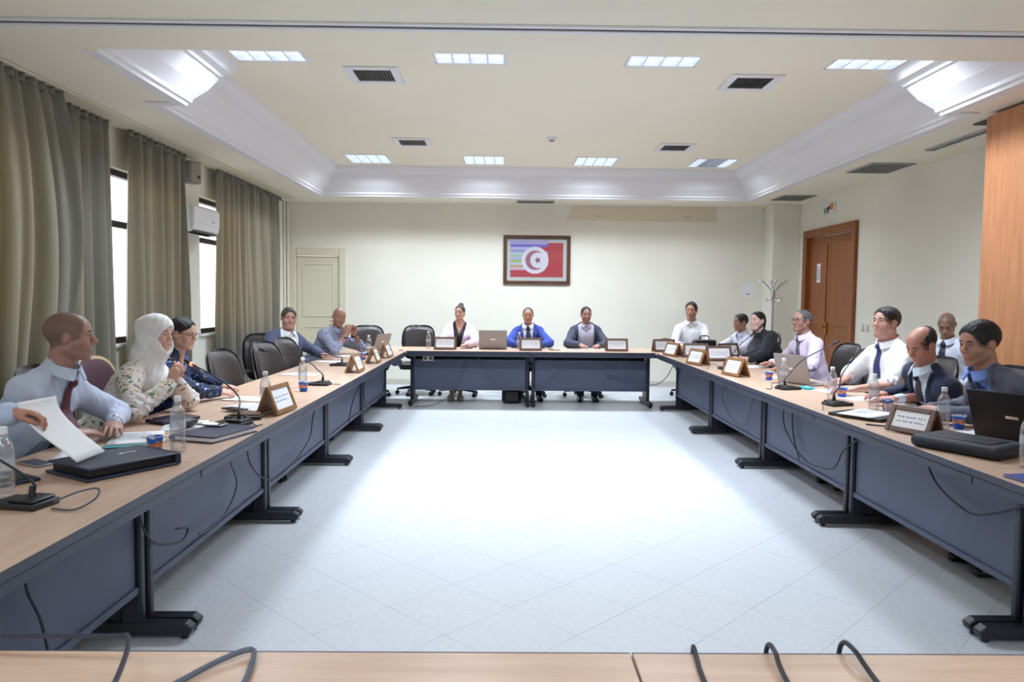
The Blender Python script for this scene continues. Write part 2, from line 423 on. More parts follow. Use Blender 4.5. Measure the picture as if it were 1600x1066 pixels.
curtain('curtain', 'grey satin curtain hanging behind the person in pale blue shirt', 5.50, 6.55, .05, ZS-.027, 6, .062, 2, x=WL+.10, sweep=lambda v, a, b: (a, b+.10*v))
curtain('curtain', 'grey satin curtain left of the wall speaker and air conditioner', 6.86, 8.06, .05, ZS-.027, 6, .068, 3, x=WL+.12, sweep=lambda v, a, b: (a-.10*v, b))
curtain('curtain', 'wide grey satin curtain nearest the back wall', 8.94, 11.40, .05, ZS-.027, 12, .068, 5, x=WL+.12, nu=240)
tag(MB().box(WL+.05, WL+.30, 3.9, 11.6, ZS-.022, ZS-.004).build('curtain_rail', MT['cream_plastic'], bevel=.003), 'flat cream curtain rail along the top of left wall', 'curtain rail')

# ------------------------------------------------------------------ doors
d1 = thing('door_1', 'varnished brown wooden double door in right wall', None, (WR, (DR[0]+DR[1])/2, 0)); d1['kind'] = 'structure'
hw = (DR[1]-DR[0])/2; dh = DR[3]
fr = MB(); fr.box(-.05, .08, -hw-.08, -hw+.04, 0, dh+.08); fr.box(-.05, .08, hw-.04, hw+.08, 0, dh+.08); fr.box(-.05, .08, -hw+.04, hw-.04, dh-.04, dh+.08)
fr.build('door_frame', MT['door'], d1, bevel=.01)
for s in (-1, 1):
    y0, y1 = (-hw+.045, -.004) if s < 0 else (.004, hw-.045)
    lf = MB().box(.02, .06, y0, y1, .01, dh-.045).build('door_leaf', MT['door'], d1, bevel=.004)
    for (za, zb) in ((.12, .95), (1.08, dh-.16)):
        MB().box(.006, .022, y0+.10, y1-.10, za, zb).build('door_panel', MT['door'], lf, bevel=.012)
    if s > 0:
        h = MB(); h.box(-.006, .022, .035, .075, .96, 1.14); h.tube([(-.004, .055, 1.07), (-.05, .055, 1.07), (-.052, .17, 1.07)], .009)
        h.build('door_handle', MT['brass'], lf)
for q in (MB().box(.004, .012, .30, .42, 1.72, 2.0).build('notice_paper', MT['paper'], d1, smooth=False),):
    for k in range(6): MB().box(.002, .0045, .32, .40, 1.76+.035*k, 1.772+.035*k).build('text_line', MT['red'] if k == 5 else MT['ink'], q, smooth=False)
tag(d1.children[0], None)
# light switches
sw = thing('light_switch', 'pair of cream light switches beside the wooden door', 'switch', (WR, 9.50, 1.06))
for dy in (-.10, .03): 
    MB().box(-.012, 0, dy, dy+.085, 0, .085).build('switch_plate', MT['cream_plastic'], sw, bevel=.004)
    MB().box(-.018, -.012, dy+.02, dy+.065, .02, .065).build('rocker', MT['white'], sw, bevel=.003)
# exit sign
ex = thing('exit_sign', 'small white and green exit sign above the wooden door', 'sign', (WR, 10.64, 2.70))
MB().box(-.03, 0, -.17, .17, 0, .15).build('sign_case', MT['white'], ex, bevel=.004)
MB().box(-.034, -.03, .0, .15, .015, .09).build('green_field', MT['green'], ex, smooth=False)
m_ = MB(); m_.ball((-.036, .07, .075), .012, 8, 6); m_.tube([(-.036, .07, .062), (-.036, .075, .035)], .008, 6); m_.tube([(-.036, .075, .035), (-.036, .05, .018)], .006, 6); m_.tube([(-.036, .075, .035), (-.036, .10, .02)], .006, 6); m_.tube([(-.036, .05, .058), (-.036, .095, .05)], .005, 6)
m_.build('running_figure', MT['white'], ex)
MB().box(-.034, -.03, -.15, -.02, .05, .135).build('orange_field', MT['orange'], ex, smooth=False)
MB().box(-.036, -.034, -.06, .05, .07, .10).build('arrow_bar', MT['grille'], ex, smooth=False)
# cream door in back wall
d2 = thing('door_2', 'cream painted panel door in the back wall corner', None, (-3.05, WB, 0)); d2['kind'] = 'structure'
fr = MB()
for (a, b, c, d) in ((-.50, -.35, 0, 2.23), (.35, .47, 0, 2.23), (-.35, .35, 2.10, 2.23)): fr.box(a, b, -.03, .05, c, d)
fr.build('door_frame', MT['cream_door'], d2, bevel=.012)
lf = MB().box(-.345, .345, .015, .055, .005, 2.095).build('door_leaf', MT['cream_door'], d2, bevel=.004)
for (za, zb) in ((.12, .95), (1.10, 1.98)):
    f_ = MB()
    for (a, b, c, d) in ((-.26, -.235, za, zb), (.235, .26, za, zb), (-.235, .235, za, za+.025), (-.235, .235, zb-.025, zb)): f_.box(a, b, .004, .016, c, d)
    f_.build('panel_moulding', MT['cream_door'], lf, bevel=.005)
h = MB(); h.tube([(.29, .014, 1.03), (.29, -.03, 1.03), (.20, -.032, 1.03)], .008); h.build('door_handle', MT['brass'], lf)
pipe = MB(); pipe.tube([(WL+.05, WB-.06, 0.02), (WL+.05, WB-.06, ZS-.01)], .022, 10); pipe.tube([(WL+.03, WB-.16, 0.02), (WL+.03, WB-.16, ZS-.01)], .016, 10)
tag(pipe.build('service_pipe', MT['wall']), 'thin cream pipes running up the back left corner', 'pipe')

# ------------------------------------------------------------------ folding partition, track
pt = thing('folding_partition', 'tall stacked wooden folding partition at the right edge', 'partition', (4.28, 5.0, 0))
for k in range(5):
    x0 = -.40+.16*k
    if x0+.14 > WR-4.28: break
    p = MB().box(x0, x0+.13, -1.0, .98, .02, ZS-.03).build('partition_panel', MT['partition'], pt, bevel=.004)
kn = MB(); kn.box(-.415, -.398, .72, .84, 1.0, 1.06); kn.tube([(-.41, .78, 1.02), (-.45, .78, 1.02), (-.45, .78, .97)], .014)
kn.build('latch', MT['chrome'], pt)
MB().box(-.41, .40, -1.0, .98, 0, .02).build('bottom_seal', MT['black'], pt)
tr = thing('partition_track', 'dark partition track running across the near ceiling', 'ceiling track', (.5, 4.26, ZS))
MB().box(WL-.5+.002, WR-.5-.002, -.055, -.022, -.012, -.0005).build('track_flange', MT['trim'], tr, bevel=.003)
MB().box(WL-.5+.002, WR-.5-.002, -.022, .012, -.006, -.0005).build('track_slot', MT['black'], tr)
MB().box(WL-.5+.002, WR-.5-.002, .012, .045, -.014, -.0005).build('track_flange', MT['trim'], tr, bevel=.003)
tr2 = MB().box(4.0, 4.55, 5.05, 6.35, ZS-.012, ZS-.0005).build('track_pocket', MT['grille'], bevel=.003)
tag(tr2, 'dark ceiling slot above the folding partition', 'ceiling track')

# ------------------------------------------------------------------ ceiling lamps
def lamp(x, y, z, label, off=()):
    o = thing('ceiling_lamp', label, 'lamp', (x, y, z), 0, 'square louvred ceiling lamps')
    a, b, h = LW/2, LD/2, .10
    hs_ = MB(); e = .004
    hs_.box(-a, a, -b, b, h, h+e)
    for (x0, x1, y0, y1) in ((-a, -a+e, -b, b), (a-e, a, -b, b), (-a, a, -b, -b+e), (-a, a, b-e, b)): hs_.box(x0, x1, y0, y1, 0, h)
    hs_.build('housing', MT['reflector'], o, smooth=False)
    f_ = MB()
    for (x0, x1, y0, y1) in ((-a-.012, -a+.012, -b-.012, b+.012), (a-.012, a+.012, -b-.012, b+.012), (-a, a, -b-.012, -b+.012), (-a, a, b-.012, b+.012)): f_.box(x0, x1, y0, y1, -.006, 0)
    f_.build('frame', MT['trim'], o)
    for k in range(4):
        xc = -a+(k+.5)*LW/4; on = k not in off
        MB().tube([(xc, -b+.02, .06), (xc, b-.02, .06)], .03, 10).build('lamp_tube', MT['tube'] if on else MT['tube_off'], o)
        if k: MB().box(-a+k*LW/4-.006, -a+k*LW/4+.006, -b, b, .0, .05).build('divider', MT['reflector'], o, smooth=False)
    for k in range(1, 7):
        yy = -b+k*LD/7
        MB().box(-a, a, yy-.0015, yy+.0015, .004, .022).build('louvre', MT['reflector'], o, smooth=False)
    ld = bpy.data.lights.new('lamp_light', 'AREA'); ld.shape = 'RECTANGLE'; ld.size = LW*.9; ld.size_y = LD*.9
    ld.energy = LAMP_W*(1-.25*len(off))*(.55 if y < 2 else 1); ld.color = LAMP_COL; ld.spread = R(140)
    lo = bpy.data.objects.new('lamp_light', ld); COL.objects.link(lo); lo.parent = o; lo.location = (0, 0, -.008)
    return o
pn = ['leftmost', 'second from left', 'third from left', 'rightmost']
for i, x in enumerate(LX):
    lamp(x, LYN, ZU, '%s louvred ceiling lamp in the near row' % pn[i])
    lamp(x, LYF, ZU, '%s louvred ceiling lamp in the row by the back cove' % pn[i], off=(1, 2) if i == 3 else ())
for i, (x, y) in enumerate(LBACK):
    lamp(x, y, ZS, '%s louvred lamp in the %s row of the low ceiling behind the viewpoint' % (pn[i % 4], 'nearer' if i < 4 else 'farther'))
def vent(x, y, z, w, d, label, n, square=True, dark='grille'):
    o = thing('air_vent', label, 'vent', (x, y, z), 0, 'ceiling air vents')
    f_ = MB(); k = .07 if square else .02
    for (x0, x1, y0, y1) in ((-w/2, -w/2+k, -d/2, d/2), (w/2-k, w/2, -d/2, d/2), (-w/2+k, w/2-k, -d/2, -d/2+k), (-w/2+k, w/2-k, d/2-k, d/2)): f_.box(x0, x1, y0, y1, -.014, -.0005)
    f_.build('vent_frame', MT['trim'] if square else MT['alu'], o, bevel=.004)
    MB().box(-w/2+k, w/2-k, -d/2+k, d/2-k, -.004, -.0005).build('backing', MT['black'], o)
    for q in range(n):
        xx = -w/2+k+(w-2*k)*(q+.5)/n
        MB().box(-.0025, .0025, -d/2+k, d/2-k, -.012, .0, T(xx, 0, 0) @ T(0, 0, -.002)).build('slat', MT['grille'] if square else MT['alu'], o, smooth=False)
    return o
vent(-1.14, 6.53, ZU, .46, .46, 'square white ceiling vent at the near left', 12)
vent(2.16, 6.60, ZU, .46, .46, 'square white ceiling vent at the near right', 12)
vent(-1.15, 9.30, ZU, .46, .46, 'square white ceiling vent at the far left', 12)
vent(2.15, 9.42, ZU, .46, .46, 'square white ceiling vent at the far right', 12)
vent(.49, 11.75, ZS, .60, .30, 'flat grey vent in the soffit above the flag picture', 16, False)
vent(4.27, 10.95, ZS, .48, .55, 'flat grey soffit vent nearest the back right corner', 16, False)
vent(4.28, 8.45, ZS, .50, .62, 'broad flat grey soffit vent halfway along the right wall', 18, False)
vent(4.26, 6.98, ZS, .10, .92, 'long narrow grey soffit vent near the wooden partition', 3, False)
sd = thing('smoke_detector', 'small round white smoke detector on the raised ceiling', 'smoke detector', (.56, 8.95, ZU))
MB().lathe([(.062, -.0005), (.062, -.018), (.052, -.03)], 20).build('detector_base', MT['trim'], sd)
MB().lathe([(.034, -.03), (.030, -.045), (.015, -.05)], 16).build('sensor_head', MT['greyplastic'], sd)

# ------------------------------------------------------------------ wall things
pic = thing('framed_flag', 'dark wooden picture frame with red flag print on back wall', 'picture', (.54, WB, 1.67))
W2, H2, k = .55, .80, .058
f_ = MB(); f_.box(-W2, -W2+k, -.04, -.001, 0, H2); f_.box(W2-k, W2, -.04, -.001, 0, H2)
f_.box(-W2+k, W2-k, -.04, -.001, 0, k); f_.box(-W2+k, W2-k, -.04, -.001, H2-k, H2); f_.build('picture_frame', MT['frame_wood'], pic, bevel=.008)
MB().box(-W2+k, W2-k, -.014, -.001, k, H2-k).build('mat_board', MT['mat_board'], pic, smooth=False)
fx0, fx1, fz0, fz1 = -.435, .43, .118, .68
fl = MB().box(fx0, fx1, -.0165, -.014, fz0, fz1).build('flag_field', MT['red'], pic, smooth=False)
cols = [(198, 186, 232), (190, 180, 236), (120, 110, 220), (206, 200, 240), (160, 160, 232), (190, 214, 220), (176, 208, 190), (200, 196, 232), (170, 200, 110), (214, 206, 230), (206, 178, 120), (226, 196, 226)]
n = len(cols); zt, zb_ = fz1+.055, fz0+.115
for i, c in enumerate(cols):
    a = zt-(zt-zb_)*i/n; b = zt-(zt-zb_)*(i+1)/n
    MB().box(fx0-(.0 if i else .05), (.18 if i < 3 else .02), -.0175, -.0165, b, a).build('painted_light_stripe', mat('light_stripe_tint_%d' % i, hexc(*c), .5), fl, smooth=False)  # rainbow projector light across the flag, painted in as coloured stripes
MB().box(.02, .18, -.0173, -.0166, fz0+.33, fz1-.14).build('painted_light_overlay', mat('painted_lilac_light', hexc(206, 170, 206), .5), fl, smooth=False)  # pale right part of that projector light, painted as a lilac tint
dz = .395; cxx = -.03
circ = lambda cx, cz, r, n=48: [(cx+r*math.cos(2*math.pi*i/n), cz+r*math.sin(2*math.pi*i/n)) for i in range(n)]
XZ = Matrix(((1, 0, 0, 0), (0, 0, 1, 0), (0, 1, 0, 0), (0, 0, 0, 1)))
MB().prism(circ(cxx, dz, .222), -.0195, -.0165, XZ).build('white_disc', MT['flagwhite'], fl)
lil = mat('crescent_print', hexc(176, 96, 128), .5)
cr = []
R1, R2, ox = .158, .128, .048
th = math.acos(max(-1, min(1, (R1*R1+ox*ox-R2*R2)/(2*R1*ox))))
for i in range(41):
    a = th+(2*math.pi-2*th)*i/40; cr.append((cxx-.0+R1*math.cos(a), dz+R1*math.sin(a)))
ph = math.atan2(R1*math.sin(th), R1*math.cos(th)-ox)
inner = []
for i in range(41):
    a = (2*math.pi-ph)-(2*math.pi-2*ph)*i/40; inner.append((cxx+ox+R2*math.cos(a), dz+R2*math.sin(a)))
cm = MB()
vs = [(p[0], -.0205, p[1]) for p in cr]+[(p[0], -.0205, p[1]) for p in inner[::-1]][::-1]
q = len(cr); vv = [(p[0], -.0205, p[1]) for p in cr]+[(p[0], -.0205, p[1]) for p in inner]
cm.add(vv, [(i, i+1, q+q-2-i, q+q-1-i) for i in range(q-1)])
cm.build('crescent', lil, fl, smooth=False, solid=.001)
star = [(.045+cxx+(.062 if i % 2 == 0 else .025)*math.cos(R(36*i+180)), dz+(.062 if i % 2 == 0 else .025)*math.sin(R(36*i+180))) for i in range(10)]
MB().prism(star, -.0212, -.0196, XZ).build('star', mat('star_print', hexc(140, 72, 104), .5), fl, smooth=False)
MB().box(-W2+k, W2-k, -.026, -.0245, k, H2-k).build('picture_glass', glass_mat('picture_glass', (1, 1, 1), .15), pic, smooth=False)

bp = thing('wall_patch', 'long beige strip panel high on the back wall', 'panel', (2.24, WB, 2.72))
MB().prism([(-1.25, 0), (1.24, 0), (1.23, .235), (-1.13, .235)], -.006, -.0005, XZ).build('strip_board', MT['beige_patch'], bp)
for xx in (-.74, -.69, -.58, .72, .76, .80): 
    MB().ball((xx, -.007, .07+.02*random.random()), (.009, .003, .009), 8, 6).build('screw_hole', MT['brown_wallet'], bp)
dp = thing('wall_notice', 'small white notice sheet on the wall near the coat stand', 'notice', (4.03, WB, 1.50))
MB().box(-.095, .095, -.005, -.0005, 0, .22).build('sheet', MT['paper'], dp, smooth=False)
MB().box(-.03, .035, -.0065, -.005, .04, .052).build('printed_line', MT['ink'], dp, smooth=False)

sp = thing('wall_speaker', 'small grey loudspeaker high on the left wall', 'loudspeaker', (WL, 8.20, 2.64))
Ms = T(.13, 0, .14) @ rotm('Z', -18)
MB().box(-.07, .07, -.085, .085, -.12, .12, Ms).build('cabinet', MT['greyplastic'], sp, bevel=.012)
MB().box(.07, .077, -.072, .072, -.105, .105, Ms).build('grille', mat('speaker_grille', hexc(160, 150, 142), .7, bump=.3, bscale=300), sp, bevel=.004)
MB().lathe([(.02, 0), (.02, .006)], 16, Ms @ T(.077, .03, -.05) @ rotm('Y', 90)).build('badge', MT['grille'], sp)
MB().box(.0, .06, -.02, .02, .10, .18).build('bracket', MT['black'], sp)
MB().tube([(.012, .0, .16), (.010, .01, .25), (.010, .0, ZS-2.66)], .004, 6).build('speaker_wire', MT['cream_plastic'], sp)

ac = thing('air_conditioner', 'white split air conditioner on the left wall', 'air conditioner', (WL, 8.42, 2.13))
prof = [(0, .01), (.16, .0), (.20, .03), (.215, .09), (.215, .27), (.19, .30), (0, .30)]
MYZ = Matrix(((1, 0, 0, 0), (0, 0, 1, 0), (0, 1, 0, 0), (0, 0, 0, 1)))
MB().prism(prof, -.36, .36, MYZ).build('case', MT['white'], ac, bevel=.012)
MB().box(.2155, .219, -.35, .35, .095, .272).build('front_panel', mat('ac_front', hexc(244, 245, 248), .3), ac, bevel=.003)
MB().box(.06, .20, -.31, .31, -.004, .012).build('air_outlet', MT['grille'], ac)
MB().box(.0, .13, -.31, .31, -.004, .0, T(.09, 0, -.002) @ rotm('Y', 14)).build('louvre_flap', MT['white'], ac, bevel=.002)
MB().box(.219, .2205, .12, .20, .14, .15).build('badge', MT['greyplastic'], ac, smooth=False)
MB().tube([(.02, -.30, .02), (.015, -.33, -.25), (.012, -.29, -.55), (.012, -.31, -.85)], .004, 6).build('power_lead', MT['cream_plastic'], ac)
so = thing('wall_socket', 'small wall socket under the air conditioner', 'socket', (WL, 8.28, 1.22))
MB().box(0, .012, -.06, .06, 0, .05).build('socket_plate', MT['cream_plastic'], so, bevel=.003)
for dy in (-.03, .02): MB().lathe([(.012, 0), (.012, .014)], 10, T(.012, dy, .025) @ rotm('Y', 90)).build('socket_hole', MT['brown_wallet'], so)

cs = thing('coat_stand', 'chrome coat stand in front of the corner pilaster', 'coat stand', (4.16, 11.35, 0))
MB().lathe([(.17, 0), (.17, .012), (.03, .03), (.02, .05)], 24).build('base', MT['chrome'], cs)
MB().tube([(0, 0, .03), (0, 0, 1.60)], .019, 12).build('pole', MT['chrome'], cs)
MB().lathe([(.02, 1.40), (.034, 1.44), (.034, 1.56), (.02, 1.61)], 14).build('collar', MT['chrome'], cs)
for k in range(6):
    a = R(60*k+20)
    MB().tube([(.02*math.cos(a), .02*math.sin(a), 1.58), (.10*math.cos(a), .10*math.sin(a), 1.66), (.20*math.cos(a), .20*math.sin(a), 1.74)], .008, 8).build('upper_arm', MT['chrome'], cs)
    MB().ball((.205*math.cos(a), .205*math.sin(a), 1.745), .02, 10, 8).build('peg_ball', MT['chrome'], cs)
    MB().tube([(.02*math.cos(a), .02*math.sin(a), 1.46), (.09*math.cos(a), .09*math.sin(a), 1.44), (.135*math.cos(a), .135*math.sin(a), 1.48)], .007, 8).build('lower_hook', MT['chrome'], cs)

# ------------------------------------------------------------------ tables
TH = .74; TDEP = .80
def table(loc, rz, length, label, panel=True, wide=False):
    """front edge of the top at local y=0 facing -y, table runs along x, depth +y"""
    o = thing('conference_table', label, 'table', loc, rz)
    h = length/2
    top = MB().box(-h+.001, h-.001, .005, TDEP-.002, TH-.026, TH).build('tabletop', MT['topx'], o, bevel=.002)
    MB().box(-h+.001, h-.001, 0, .005, TH-.030, TH-.0005).build('edge_band', MT['band'], top, bevel=.001)
    MB().box(-h+.002, h-.002, .008, .05, TH-.072, TH-.031).build('front_rail', MT['band'], o, bevel=.006)
    MB().box(-h+.03, h-.03, .28, .62, TH-.06, TH-.028).build('under_frame', MT['leg'], o)
    if panel:
        p = MB().box(-h+.06, h-.06, .262, .282, .22, .60).build('modesty_panel', MT['panel'], o, bevel=.003)
        MB().box(-h+.06, h-.06, .250, .290, .195, .225).build('bottom_lip', MT['panel'], p, bevel=.003)
        MB().box(-h+.06, h-.06, .252, .288, .585, .612).build('top_lip', MT['panel'], p, bevel=.003)
        tr_ = MB(); tr_.box(-h+.06, h-.06, .29, .41, .60, .606); tr_.box(-h+.06, h-.06, .404, .41, .60, .66); tr_.build('cable_tray', MT['leg'], o)
    for s in (-1, 1):
        x0, x1 = sorted((s*(h-.015), s*(h-.060)))
        lg = MB().box(x0, x1, .24, .33, .055, TH-.03).build('leg', MT['leg'], o, bevel=.012, seg=3)
        MB().box(x0+.016, x1-.016, .30, .60, .07, TH-.04).build('leg_plate', MT['leg'], lg, bevel=.003)
        ft = MB().prism([(0.01, .02), (.0, .05), (.03, .072), (.70, .072), (.74, .05), (.73, .02)], x0-.004, x1+.004,
                        Matrix(((0, 0, 1, 0), (1, 0, 0, .03), (0, 1, 0, 0), (0, 0, 0, 1)))).build('foot', MT['foot'], lg, bevel=.006)
        gl = MB()
        for yy in (.07, .70): gl.lathe([(.016, 0.0005), (.016, .022)], 10, T((x0+x1)/2, yy+.0, 0))
        gl.build('glide', MT['black'], lg)
    return o
XL, XR, YB = -1.26, 2.0, 9.62
J = [1.48, 3.08, 4.68, 6.28, 7.88, 9.48]
nl = ['nearest the camera', 'second from the camera', 'in the middle of the row', 'second from the far end', 'at the far end of the row']
for i in range(5):
    table((XL, (J[i]+J[i+1])/2, 0), 90, 1.6, 'beech topped conference table in the left row, '+nl[i])
    table((XR, (J[i]+J[i+1])/2, 0), -90, 1.6, 'beech topped conference table in the right row, '+nl[i])
xm = (XL+XR)/2; wb = (XR-XL)/2
table((XL+wb/2, YB, 0), 0, wb-.004, 'head table below the flag, left one before the person in pink')
table((XR-wb/2, YB, 0), 0, wb-.004, 'head table below the flag, right one before the person in grey jacket')
for s, X0 in ((-1, XL), (1, XR)):
    c = thing('corner_tabletop', 'beech corner top joining head table and %s row' % ('left' if s < 0 else 'right'), 'table', (X0, YB, 0))
    y0 = J[-1]-YB+.002
    if s < 0: pl = [(-.002, -.002), (-.002, .80), (-.80, .80), (-.80, y0), (-.05, y0), (-.002, y0+.09)]
    else: pl = [(.002, .0), (.05, y0), (.80, y0), (.80, .80), (.002, .80)]
    if s < 0: pl = pl[::-1]
    tp = MB().prism(pl, TH-.026, TH).build('tabletop', MT['topx'], c, bevel=.002)
    MB().prism([(p[0]*.98, p[1]) for p in pl], TH-.07, TH-.0265).build('under_rim', MT['band'], c, bevel=.004)
    MB().tube([(s*.55, .22, .02), (s*.55, .22, TH-.07)], .03, 12).build('leg', MT['leg'], c)
    MB().lathe([(.16, 0.0005), (.15, .02), (.03, .03)], 20, T(s*.55, .22, 0)).build('foot', MT['foot'], c)
for i, (x0, x1) in enumerate(((-1.93, .26), (.262, 2.68))):
    table(((x0+x1)/2, 1.43, 0), 180, x1-x0, 'beech table in the foreground, %s half' % ('left' if i == 0 else 'right'))

# ------------------------------------------------------------------ chairs
def make_chair(name, label, seatm, shellm, rim=None):
    o = thing(name, label, 'chair')          # faces +y
    def rr(w, h, r, n=6):
        pts = []
        for (cx, cy, a0) in ((w-r, h-r, 0), (-w+r, h-r, 90), (-w+r, -h+r, 180), (w-r, -h+r, 270)):
            for i in range(n+1): pts.append((cx+r*math.cos(R(a0+90*i/n)), cy+r*math.sin(R(a0+90*i/n))))
        return pts
    MB().prism(rr(.25, .24, .09), .41, .475).build('seat', seatm, o, bevel=.028, seg=4, angle=60)
    MB().prism(rr(.235, .225, .09), .385, .412).build('seat_shell', shellm, o, bevel=.008)
    def back(th0, th1, w, z0, z1, bulge):
        mb = MB(); nu, nv = 18, 18; vs = []
        for side in (0, 1):
            for j in range(nv+1):
                v = j/nv
                for i in range(nu+1):
                    u = i/nu*2-1
                    zc = (z0+z1)/2; hz = (z1-z0)/2; t_ = v*2-1
                    # squircle outline
                    m = max(abs(u), abs(t_)); 
                    e = (abs(u)**4+abs(t_)**4)**.25 if m > 0 else 1
                    k_ = m/e if e > 0 else 1
                    uu, tt = u*k_, t_*k_
                    wz = w*(1.0-.10*max(0, -tt)-.05*max(0, tt))
                    edge = max(abs(u), abs(t_))
                    th = (th0 if side == 0 else th1)*math.sqrt(max(0, 1-edge**6))
                    y = -.23-.10*(tt+1)*.5*.9+.055*uu*uu+bulge*math.cos(tt*1.4)
                    vs.append((uu*wz, y+(th if side == 0 else -th), zc+tt*hz))
        n_ = (nu+1)*(nv+1); fs = []
        for j in range(nv):
            for i in range(nu):
                a = j*(nu+1)+i; fs.append((a, a+1, a+nu+2, a+nu+1)); b = a+n_; fs.append((b, b+nu+1, b+nu+2, b+1))
        for i in range(nu):
            fs.append((i, n_+i, n_+i+1, i+1)); a = nv*(nu+1)+i; fs.append((a, a+1, n_+a+1, n_+a))
        for j in range(nv):
            a = j*(nu+1); fs.append((a, a+nu+1, n_+a+nu+1, n_+a)); a += nu; fs.append((a, n_+a, n_+a+nu+1, a+nu+1))
        return mb.add(vs, fs)
    back(.040, .0, .235, .52, 1.0, .015).build('backrest', seatm, o, angle=80)
    back(.0, .030, .255, .50, 1.02, .012).build('back_shell', rim or shellm, o, angle=80)
    sp_ = MB(); sp_.tube([(0, -.05, .39), (0, -.24, .40), (0, -.29, .50), (0, -.31, .66)], [.022, .024, .024, .02], 8); sp_.build('back_support', MT['black'], o)
    for s in (-1, 1):
        ar = MB(); ar.tube(bez([(s*.25, -.10, .42), (s*.285, -.09, .52), (s*.285, -.08, .60), (s*.285, .08, .62), (s*.285, .14, .605)], 16), .017, 8); ar.build('armrest', MT['black'], o)
        MB().box(s*.285-.028, s*.285+.028, -.12, .15, .618, .648).build('arm_pad', MT['black'], o, bevel=.012, seg=3)
    MB().lathe([(.045, .12), (.045, .16), (.026, .17), (.026, .38), (.06, .386)], 14).build('column', MT['black'], o)
    for k in range(5):
        a = R(72*k+90); M = rotm('Z', 72*k)
        lg = MB(); lg.add([M @ Vector(p) for p in ((.03, -.028, .085), (.03, .028, .085), (.03, .028, .14), (.03, -.028, .14), (.29, -.016, .07), (.29, .016, .07), (.29, .016, .095), (.29, -.016, .095))],
                          [(0, 1, 2, 3), (7, 6, 5, 4), (0, 4, 5, 1), (1, 5, 6, 2), (2, 6, 7, 3), (3, 7, 4, 0)])
        l_ = lg.build('base_leg', MT['black'], o, bevel=.006)
        cw = MB()
        for s in (-1, 1): cw.lathe([(.012, -.010), (.029, -.010), (.029, .010), (.012, .010)], 14, M @ T(.285, s*.017, .0295) @ rotm('X', 90))
        cw.tube([M @ Vector((.285, 0, .03)), M @ Vector((.285, 0, .075))], .008, 8)
        cw.build('caster', MT['black'], l_)
    return o
CH_N = [0]
proto_chair = make_chair('office_chair', 'proto', MT['leather'], MT['shell'])
def chair(x, y, heading, label, group='black office chairs around the tables'):
    """heading: direction the sitter faces, degrees from +x"""
    if CH_N[0] == 0: o = proto_chair; o['label'] = label; o.location = (x, y, 0); o.rotation_euler = (0, 0, R(heading-90))
    else: o = copy_tree(proto_chair, label, (x, y, 0), heading-90)
    CH_N[0] += 1; o['group'] = group
    return o
# ------------------------------------------------------------------ things on the tables
ZT = TH
MT['print'] = mat('name_card_print', hexc(96, 104, 140), .7)
def lettering(w, rows, h, seed, parent, M):
    rg = random.Random(seed)
    for r in range(rows):
        mb = MB(); x = -w/2; z = h*(rows/2-.5-r)
        while x < w/2-.006:
            l = rg.uniform(.006, .022); l = min(l, w/2-x)
            mb.box(x, x+l, -.0012, 0, z-.0014, z+.0014, M)
            if rg.random() < .7: mb.box(x+l*.3, x+l*.3+.0022, -.0012, 0, z, z+h*.28, M)
            if rg.random() < .5: mb.box(x+l*.5, x+l*.5+.0022, -.0012, 0, z-h*.26, z-h*.16, M)
            x += l+rg.choice((.003, .003, .010))
        mb.build('lettering', MT['print'], parent, smooth=False)
NP = [0]
def name_plate(x, y, rz, label, wood='plate_wood', w=.30, h=.165, dep=.125, rows=2):
    o = thing('name_plate', label, 'name plate', (x, y, ZT+.0055), rz, 'wooden tent name plates')
    NP[0] += 1
    an = math.degrees(math.atan2(dep/2, h)); Lp = math.hypot(dep/2, h)
    M = T(0, -dep/2, 0) @ rotm('X', -an)
    fr = MB(); k = .028
    for (x0, x1, z0, z1) in ((-w/2, -w/2+k, 0, Lp), (w/2-k, w/2, 0, Lp), (-w/2+k, w/2-k, 0, k), (-w/2+k, w/2-k, Lp-k, Lp)): fr.box(x0, x1, -.010, .008, z0, z1, M)
    fr.build('frame', MT[wood], o, bevel=.004)
    MB().box(-w/2+k*.8, w/2-k*.8, .0, .008, k*.8, Lp-k*.8, M).build('backing_board', MT[wood], o, smooth=False)
    cd = MB().box(-w/2+k, w/2-k, -.003, 0, k, Lp-k, M).build('name_card', MT['paper'], o, smooth=False)
    lettering(w-2*k-.04, rows, .026, NP[0], cd, M @ T(0, -.003, Lp/2))
    M2 = T(0, dep/2, 0) @ rotm('X', an)
    MB().box(-w/2, w/2, -.008, .006, 0, Lp-.004, M2).build('rear_board', MT[wood], o, bevel=.003)
    return o
name_plate(-1.36, 4.42, 84, 'wooden name plate beside the wallet, nearest on the left row')
name_plate(-1.38, 6.85, 90, 'wooden name plate, second along the left row')
name_plate(-1.38, 7.83, 92, 'wooden name plate, third along the left row')
name_plate(-1.36, 8.52, 88, 'wooden name plate, farthest along the left row')
name_plate(-.78, 9.90, 0, 'dark name plate before the person in pink blazer', 'plate_dark')
name_plate(.37, 9.86, 0, 'dark name plate before the person in blue suit', 'plate_dark')
name_plate(1.53, 9.90, 1, 'dark name plate right of the person in grey jacket', 'plate_dark')
name_plate(2.16, 9.86, 6, 'dark name plate at the corner of head table and right row', 'plate_dark')
name_plate(2.12, 9.12, -74, 'name plate standing right behind the small dark corner microphone')
name_plate(2.12, 7.95, -74, 'name plate between small corner microphone and cluster of plates')
name_plate(2.50, 8.50, 3, 'dark name plate facing the camera, front of the cluster', 'plate_dark')
name_plate(2.36, 8.98, -10, 'upright name plate at the back of the cluster on the right row', 'plate_dark')
name_plate(2.78, 9.06, 24, 'name plate turned away at the back of the cluster', 'plate_dark')
